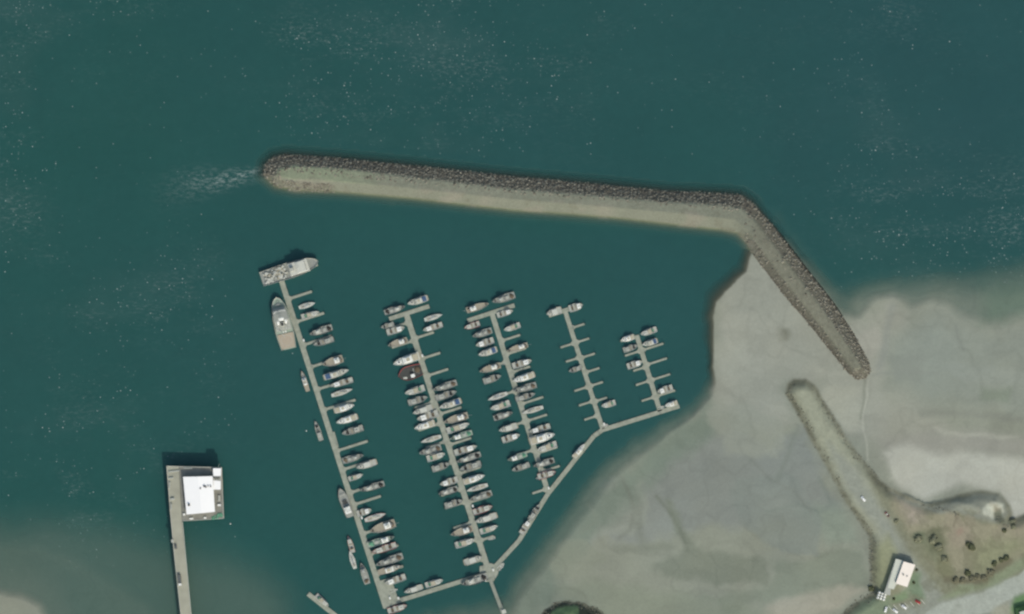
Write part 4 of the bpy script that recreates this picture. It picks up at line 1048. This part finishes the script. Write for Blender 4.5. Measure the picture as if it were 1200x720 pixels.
for k in range(20):
    t = k/19; yy = 550+t*195
    xl = np.interp(yy, [546,600,640,760], [196.5,200.5,204.5,217]); xr = np.interp(yy, [546,610,640,760], [208,211.5,214.5,226.5])
    for xx in (xl, xr):
        a_ = PZ((xx, yy)); shift_mb(MB().tube((a_[0], a_[1], -6), (a_[0], a_[1], ZD-1.0), .4, n=10), pier.location).build('pile', PILE, pier); cnt += 1
for yy in (552,564,576,588,600,606):
    for xx in (220,230,240,250,259):
        a_ = PZ((xx, yy)); shift_mb(MB().tube((a_[0], a_[1], -7), (a_[0], a_[1], ZD-1.01), .4, n=10), pier.location).build('pile', PILE, pier)

wh = empty('warehouse', PZ((234,580))+(ZD,)); tag(wh, 'big white-roofed warehouse on the pier platform', 'warehouse')
wl = wh.location
ZW = ZD+5.4
c4 = [PZ(q, ZW) for q in ((214.6,559),(249.2,558.2),(251.8,600),(218.6,603.2))]
shift_mb(MB().prism([( (x*.985+PZ((233.5,580),ZW)[0]*.015), (y*.985+PZ((233.5,580),ZW)[1]*.015)) for x, y in c4], ZD+.004, ZW), wl).build('wall', OFFW, wh)
r0 = PZ((232.2,558.6), ZW); r1 = PZ((236.6,601.5), ZW)
for quad in ((c4[0], r0, r1, c4[3]), (r0, c4[1], c4[2], r1)):
    mb = MB(); zz = [ZW+.05 if q in c4 else ZW+1.1 for q in quad]
    top = [(q[0], q[1], z_+.15) for q, z_ in zip(quad, zz)]; bot = [(q[0], q[1], z_) for q, z_ in zip(quad, zz)]
    mb.add(bot+top, [(0,1,2,3),(7,6,5,4),(0,4,5,1),(1,5,6,2),(2,6,7,3),(3,7,4,0)]); 
    shift_mb(mb, wl).build('roof', ROOFW, wh)
for sgn, (ra, ca, cb) in enumerate(((r0, c4[0], c4[1]), (r1, c4[3], c4[2]))):
    mb = MB(); mb.add([(ca[0], ca[1], ZW), (cb[0], cb[1], ZW), (ra[0], ra[1], ZW+1.08), (ca[0]*.998, ca[1]+(-.2 if sgn == 0 else .2), ZW), (cb[0], cb[1]+(-.2 if sgn == 0 else .2), ZW), (ra[0], ra[1]+(-.2 if sgn == 0 else .2), ZW+1.08)], [(0,1,2),(5,4,3),(0,3,4,1),(1,4,5,2),(2,5,3,0)])
    shift_mb(mb, wl).build('gable', OFFW, wh)
for q, s_ in (((235,572.5),.5),((239.5,570),.7),((241.5,571),.5),((244,570),.4),((247,570.2),.5),((221.5,592),.8)):
    a_ = PZ(q, ZW+1); shift_mb(MB().tube((a_[0], a_[1], ZW+.2), (a_[0], a_[1], ZW+1.7), s_, s_, 10).tube((a_[0], a_[1], ZW+1.7), (a_[0], a_[1], ZW+1.95), s_*1.3, .1, 10), wl).build('roof_vent', DGREY, wh)
a_ = PZ((213.8,580), ZD+2)
for yy in (566, 582, 596):
    a_ = PZ((215.6+(yy-559)*.09, yy), ZD); shift_mb(MB().box((a_[0]-.02, a_[1], ZD+1.9), (.25, 4.0, 3.6)), wl).build('loading_door', LGREY, wh)
an = empty('office_annex', PZ((254,560))+(ZD,)); tag(an, 'small white flat-roofed annex at the outer corner of the pier platform', 'building')
al = an.location; ZA = ZD+4.0
shift_mb(MB().prism([PZ(q, ZA) for q in ((249.8,549.5),(258.8,549.5),(258.4,573.5),(250.4,573.5))], ZD+.004, ZA), al).build('wall', OFFW, an)
shift_mb(MB().prism([PZ(q, ZA) for q in ((249.6,549),(259.2,549),(258.8,558),(249.9,558))], ZA+.004, ZA+.5), al).build('roof', ROOFW, an)
shift_mb(MB().prism([PZ(q, ZA) for q in ((250,563),(258.7,564),(258.6,574),(250.2,574))], ZA+.004, ZA+.4), al).build('roof', ROOFW, an)
shift_mb(MB().prism([PZ(q, ZA) for q in ((250,558.2),(258.8,558.2),(258.7,563.8),(250.1,562.8))], ZA+.004, ZA+.15), al).build('roof_deck', LGREY, an)
mb = MB()
for k in range(8):
    a_ = PZ((251+k*.9, 559.5+(k % 3)*1.1), ZA); mb.box((a_[0], a_[1], ZA+.5), (.7, .8, .7))
shift_mb(mb, al).build('ventilation_unit', DGREY, an)
mb = MB(); a_ = PZ((256,545), ZA); mb.tube((a_[0], a_[1]-1, ZD-.5), (a_[0], a_[1]-1, ZA+2), .1).tube((a_[0], a_[1]-1, ZA+2), (a_[0]+1.2, a_[1]+1.0, ZA+3.5), .1)
o = shift_mb(mb, (a_[0], a_[1], ZD)).build('derrick', STEEL); o.location = (a_[0], a_[1], ZD); tag(o, 'thin hoist arm leaning out over the platform edge by the annex', 'hoist')
# green net heap
mb = MB(); a_ = PZ((254.5,605)); rr = random.Random(4)
for k in range(26): mb.ball((rr.uniform(-4.4, 4.4), 0, 0), .1) if False else mb.ball((rr.uniform(-4.6, 4.2), rr.uniform(-1.5, 1.5), .15), rr.uniform(.5, 1.1), (1.2, 1, .5), 8, 5)
o = mb.build('net_heap', GREENP, None, True); o.location = (a_[0], a_[1], ZD); o.rotation_euler = (0, 0, .3); tag(o, 'heap of green netting at the lower corner of the pier platform', 'net')
# crates and gear on the platform
def crate(px, py, d_, m1, lab, rz=0, zb=ZD):
    a_ = PZ((px, py), zb); o = empty('storage_crate', (a_[0], a_[1], zb)); o.rotation_euler = (0, 0, rz)
    MB().box((0, 0, d_[2]/2), d_).build('body', m1, o); MB().box((0, 0, d_[2]+.06), (d_[0]*1.05, d_[1]*1.05, .12)).build('lid', WHITE if m1 is WHITE else LGREY, o)
    tag(o, lab, 'crate', 'crates and bins on the pier'); return o
crate(257,592,(2.6,1.5,1.2),WHITE,'white bin on the east apron of the platform')
crate(224.5,608,(3.0,1.2,1.0),WHITE,'long white bin on the lower apron below the warehouse',.05)
crate(240.5,607,(2.0,1.3,1.0),WHITE,'short white bin on the lower apron, nearer the green net')
crate(257,584,(1.6,4.6,1.1),BROWN,'narrow brown crate on the east apron above the white bin')
crate(216,603,(1.6,1.6,1.2),WHITE,'white crate at the lower left corner of the warehouse',.3)
crate(220.5,548.8,(6.4,.9,.8),LGREY,'long pale rack at the seaward edge of the platform')
crate(204,552.5,(8.5,1.1,.7),OFFW,'long pale beam lying across the pier head',.12)
crate(200.5,560.3,(4.0,1.0,.8),OFFW,'pale crate near the pier head, below the long beam',.1)
crate(202.5,585,(3.2,1.6,1.2),OFFW,'lone pale crate on the pier opposite the warehouse',.2)
crate(199,569,(.9,5.2,1.2),GREY,'grey rack along the outer kerb of the upper pier')
crate(201,594,(1.0,4.5,1.4),GREY,'grey rack along the outer kerb beside the lower end of the warehouse')
crate(202.2,634,(1.8,2.4,1.3),OFFW,'pale crate on the outer kerb halfway down the pier')

# ------------------------------------------------------------------ vehicles
def car(name, body_m, roof_m, L_=4.6, W_=1.85, pickup=False):
    r = empty(name)
    mb = MB(); prof = [(-L_/2, .35), (-L_/2, .95), (-L_*.45, 1.0), (L_*.2, 1.0), (L_*.46, .82), (L_/2, .7), (L_/2, .35)]
    n = len(prof); vs = [(x, -W_/2, z) for x, z in prof]+[(x, W_/2, z) for x, z in prof]
    mb.add(vs, [tuple(range(n))[::-1], tuple(range(n, 2*n))]+[(k, (k+1) % n, n+(k+1) % n, n+k) for k in range(n)]); mb.build('body', body_m, r)
    if pickup: MB().box((L_*.06, 0, 1.3), (L_*.28, W_*.9, .6), 0, (.75, .85)).build('cabin', roof_m, r); MB().box((-L_*.29, 0, 1.01), (L_*.36, W_*.8, .03)).build('load_bed', DGREY, r)
    else: MB().box((-L_*.08, 0, 1.27), (L_*.56, W_*.9, .54), 0, (.76, .85)).build('cabin', roof_m, r)
    MB().add([(L_*.2, -W_*.4, 1.02), (L_*.2, W_*.4, 1.02), (L_*.125, W_*.36, 1.5), (L_*.125, -W_*.36, 1.5)], [(0,1,2,3)]).build('windscreen', GLASS, r)
    for sx in (-1, 1):
        for sy in (-1, 1):
            wv = MB().tube((sx*L_*.32, sy*W_*.42, .33), (sx*L_*.32, sy*W_*.52, .33), .33, n=14).build('wheel', RUBBER, r)
            if sx > 0: MB().box((L_/2+.01, sy*W_*.36, .66), (.06, .34, .16)).build('headlight', STEEL, r)
    return r
REDC = mat('red_car_paint', (168,62,56), .3, .05); WHC = mat('white_car_paint', (240,242,238), .3, .02); DKC = mat('grey_car_paint', (96,100,98), .35, .05)
def land_z(px, py): return float(ground_height(np.array([float(px)]), np.array([float(py)]))[0][0])
def putcar(r, px, py, deg, lab, z=None, cat='car', group='cars parked near the white building'):
    zz = land_z(px, py)+.03 if z is None else z
    x, y, _ = P(px, py, zz); r.location = (x, y, zz); r.rotation_euler = (0, 0, R(deg)); tag(r, lab, cat, group)
cw = car('parked_car', WHC, WHC); putcar(cw, 1011.5, 584.8, 128, 'white car parked alone on the crest of the gravel spit')
cr_ = car('parked_car', mat('faded_red_paint', (150,92,82), .5, .1), OFFW, 4.8, 1.9, True); putcar(cr_, 1039.5, 603, 130, 'faded red pickup on the east edge of the spit', cat='pickup truck')
c2 = copy_tree(cw); putcar(c2, 1038, 714.5, 72, 'white car furthest west in the row below the white building')
c3 = copy_tree(cw); putcar(c3, 1049, 716, 140, 'white car second in the row below the white building')
c4_ = copy_tree(cw); putcar(c4_, 1059.5, 711.5, 140, 'white car third in the row, between two other parked cars')
c5 = car('parked_car', REDC, REDC); putcar(c5, 1075.5, 705.5, 150, 'red car at the east end of the row below the white building')
c6 = car('parked_car', DKC, DKC, 4.4, 1.8); putcar(c6, 206, 640.5, 96, 'dark grey car parked on the pier south of the warehouse', z=ZD+.02, group='vehicles on the pier')
tk = empty('flatbed_truck'); MB().box((-1.2, 0, .95), (7.2, 2.5, .5)).build('flatbed', DGREY, tk)
cb_ = MB().box((3.5, 0, 1.5), (2.0, 2.5, 1.9), 0, (.85, .92)).build('cab', WHITE, tk); MB().box((4.45, 0, 1.9), (.08, 2.0, .7)).build('windscreen', GLASS, cb_)
MB().box((-1.3, 0, 1.6), (6.6, 2.2, .8)).build('tarpaulin_load', DKC, tk)
for sx in (-3.6, -2.4, 3.2):
    for sy in (-1, 1): MB().tube((sx, sy*1.0, .5), (sx, sy*1.28, .5), .5, n=14).build('wheel', RUBBER, tk)
putcar(tk, 210.6, 680, 277, 'dark-loaded truck with white cab driving down the pier', z=ZD+.02, cat='truck', group='vehicles on the pier')
# painted bays
zb = land_z(1058, 713)
def bay(px, py, qx, qy):
    z_ = max(land_z(px, py), land_z(qx, qy))+.06
    return seg_box(MB(), (px, py), (qx, qy), .55, z_-.3, z_)
mb = MB()
for k in range(7):
    a_ = (1040+k*6.4, 709.5-k*1.2); q = bay(a_[0], a_[1], a_[0]+4.6, a_[1]+5.4); mb.add(q.v, q.f)
o = mb.build('bay_markings', mat('faded_road_paint', (206,208,196), .8, .1)); tag(o, 'white parking bay lines below the white building', 'markings', kind='structure')

# ------------------------------------------------------------------ harbour building
zl = land_z(1056, 672)-.1
hb = empty('harbour_building', P(1056, 674, zl)); tag(hb, 'white-roofed harbour building with a lower grey lean-to', 'building'); hl = hb.location
zr = zl+6.2
mp = [P(*q, zr)[:2] for q in ((1059,658.4),(1072.2,662.2),(1063.2,687.8),(1050,683.8))]
shift_mb(MB().prism(mp, zl-1, zr), hl).build('wall', mat('cream_cladding', (206,200,184), .7, .05), hb)
cx_ = sum(p[0] for p in mp)/4; cy_ = sum(p[1] for p in mp)/4
shift_mb(MB().prism([(cx_+(x-cx_)*1.03, cy_+(y-cy_)*1.02) for x, y in mp], zr+.004, zr+.3), hl).build('roof', mat('cream_roof', (250,240,226), .6, .02, .2), hb)
zr2 = zl+4.2
sp = [P(*q, zr2)[:2] for q in ((1049.8,655),(1058.6,657.4),(1049.6,683.4),(1051.4,684.6),(1047.4,691.2),(1044,690.4),(1043.4,698),(1035.8,696.4))]
shift_mb(MB().prism(sp, zl-1, zr2), hl).build('lean_to_wall', LGREY, hb)
shift_mb(MB().prism(sp[:2]+[P(1047.5,690.5,zr2)[:2], P(1040.4,689,zr2)[:2]], zr2+.004, zr2+.25), hl).build('lean_to_roof', mat('grey_green_roof', (206,210,194), .6, .03, .3), hb)
for q in ((1059,674),(1063,675.5),(1058,673)):
    a_ = P(*q, zr); shift_mb(MB().box((a_[0], a_[1], zr+.6), (.9, .9, .8)), hl).build('roof_vent', GREY, hb)
for k in range(5):
    t = (k+.5)/5; a_ = Vector(mp[1])*(1-t)+Vector(mp[2])*t; shift_mb(MB().box((a_.x+.03, a_.y, zl+2.6), (.12, 1.6, 1.4), math.atan2(mp[2][1]-mp[1][1], mp[2][0]-mp[1][0])-math.pi/2), hl).build('window', GLASS, hb)
# rack of white tanks
zt = land_z(1033, 699)
tr_ = empty('tank_rack', P(1033, 698.5, zt)); tag(tr_, 'white lattice rack of tanks beside the lean-to', 'rack')
for k in range(3):
    for j in range(3):
        MB().tube((-2.6+k*2.5, -2.2+j*2.2, .3), (-2.6+k*2.5, -2.2+j*2.2, 2.2), .95, n=12).ball((-2.6+k*2.5, -2.2+j*2.2, 2.2), .9, (1, 1, .35), 12, 6).build('tank', WHITE, tr_)
mb = MB()
for k in range(4): mb.tube((-3.85+k*2.5, -3.4, 1.5), (-3.85+k*2.5, 3.2, 1.5), .1, n=6); mb.tube((-3.9, -3.3+k*2.15, 1.5), (3.7, -3.3+k*2.15, 1.5), .1, n=6)
mb.build('frame', LGREY, tr_); tr_.rotation_euler = (0, 0, R(-18))
# corner house
zc = land_z(1198, 716); hs = empty('house', P(1200, 720, zc)); tag(hs, 'dark green roofed house cut by the bottom right corner', 'house')
hp = [P(*q, zc+3.2)[:2] for q in ((1191,713.5),(1215,707),(1222,738),(1194,742))]
shift_mb(MB().prism(hp, zc-1, zc+3.2), hs.location).build('wall', OFFW, hs)
rp_ = [P(*q, zc+3.2)[:2] for q in ((1190,712.5),(1216,705.5),(1223,739),(1193,743))]; a_ = P(1203,716,zc+5.6); b2 = P(1209,734,zc+5.6)
mb = MB(); mb.add([(p[0], p[1], zc+3.21) for p in rp_]+[a_, b2], [(0,1,4),(1,2,5,4),(2,3,5),(3,0,4,5),(3,2,1,0)]); shift_mb(mb, hs.location).build('roof', mat('dark_green_roof', (52,88,46), .7, .15, .6), hs)
shift_mb(MB().prism([P(*q, zc+2.6)[:2] for q in ((1194,717),(1200,715.4),(1201,722),(1195,723))], zc+5.0, zc+5.3), hs.location).build('porch_roof', OFFW, hs)

# ------------------------------------------------------------------ bushes
LEAF = [rock_mat('dark_foliage', (66,72,50), (108,112,80)), rock_mat('olive_foliage', (114,117,92), (142,143,116)), rock_mat('scrub_foliage', (104,103,82), (128,126,101))]
def bush(px, py, rpx, lab, hgt=None, mi=0, n=420, seed=0):
    rs = np.random.RandomState(seed+int(px)); z0 = land_z(px, py); x, y, _ = P(px, py, z0); r = rpx*S; hgt = hgt or r*.6
    root = empty('bush', (x, y, z0)); tag(root, lab, 'bush', 'bushes on the rough ground')
    mb = MB()
    for k in range(4):
        a_ = k*1.6+rs.rand(); mb.tube((0, 0, -.2), (math.cos(a_)*r*.5, math.sin(a_)*r*.5, hgt*.6), .09, .03, 5)
    mb.build('stem', BROWN, root)
    V = []; F = []
    cl = [(rs.uniform(-.7, .7)*r, rs.uniform(-.7, .7)*r, rs.uniform(.2, .7)*hgt, rs.uniform(.3, .5)*r) for _ in range(9)]
    for k in range(n):
        c = cl[rs.randint(9)] if k % 3 else (rs.normal()*.25*r, rs.normal()*.25*r, .35*hgt, .6*r); d_ = rs.normal(size=3); d_ /= np.linalg.norm(d_)+1e-6; d_[2] = abs(d_[2])*1.3
        p = np.array(c[:3])+d_*c[3]*np.array([1, 1, .7])*rs.uniform(.5, 1.1); p[2] = max(p[2], .1)
        u = rs.normal(size=3); u /= np.linalg.norm(u); v = np.cross(u, d_); s_ = rs.uniform(.25, .5)
        u = np.cross(v, d_); u = u/(np.linalg.norm(u)+1e-6)*s_; v = v/(np.linalg.norm(v)+1e-6)*s_
        o_ = len(V); V += [tuple(p-u-v), tuple(p+u-v), tuple(p+u+v), tuple(p-u+v)]; F.append((o_, o_+1, o_+2, o_+3))
    m_ = MB(); m_.v = V; m_.f = F; m_.build('crown', LEAF[mi], root)
BL = [
 (1138,641,4.6,'large dark bush standing alone in the middle of the rough field',0),(1134,638,2.6,'small dark bush touching the upper side of the large lone bush',0),(1134,672,3.6,'dark bush above the green verge, south of the lone bush',0),
 (1120,680,4.0,'low scrub bush at the west end of the hedge line by the verge',2),(1128,680,3.4,'second bush in the hedge line by the verge',2),(1139,678,3.6,'third bush in the hedge line, below the dark bush',2),(1146,676,3.2,'fourth bush in the hedge line by the verge',2),(1153,677,3.4,'fifth bush in the hedge line by the verge',2),(1161,671,3.8,'sixth bush in the hedge line, where it bends uphill',2),
 (1165,661,3.0,'dark bush where the hedge line climbs north',0),(1173,657,2.6,'dark bush second from the top of the hedge line',0),(1179,654,3.2,'dark bush at the top of the hedge line',0),
 (1188,618,2.8,'small bush east of the rocky pit',1),(1177,622,2.2,'little dark bush just below the rocky pit',0),(1186,612,4.0,'olive bush on the bank beside the rocky pit',1),
 (1076,631,4.6,'olive thicket bush at the west side of the rough field',1),(1094,632,5.2,'broad olive bush in the thicket east of the gravel track',1),(1100,641,4.6,'olive bush in the southern part of the thicket',1),(1107,655,3.8,'olive bush between the thicket and the hedge line',1),(1050,611,2.6,'small bush at the foot of the spit by the red pickup',1),
 (1074.5,668,1.1,'tiny shrub beside the east wall of the harbour building, upper',0),(1071,683,1.3,'tiny shrub beside the east wall of the harbour building, lower',0),(1047.5,702,1.2,'tiny shrub on the lawn below the harbour building',0),(1021,690,3.2,'dark bush on the rocky bank west of the tank rack',0),
]
for k, (px, py, r_, lab, mi) in enumerate(BL): bush(px, py, r_, lab, mi=mi, seed=k*13, n=int(300+160*r_), hgt=r_*S*(.6, .14, .2)[mi])
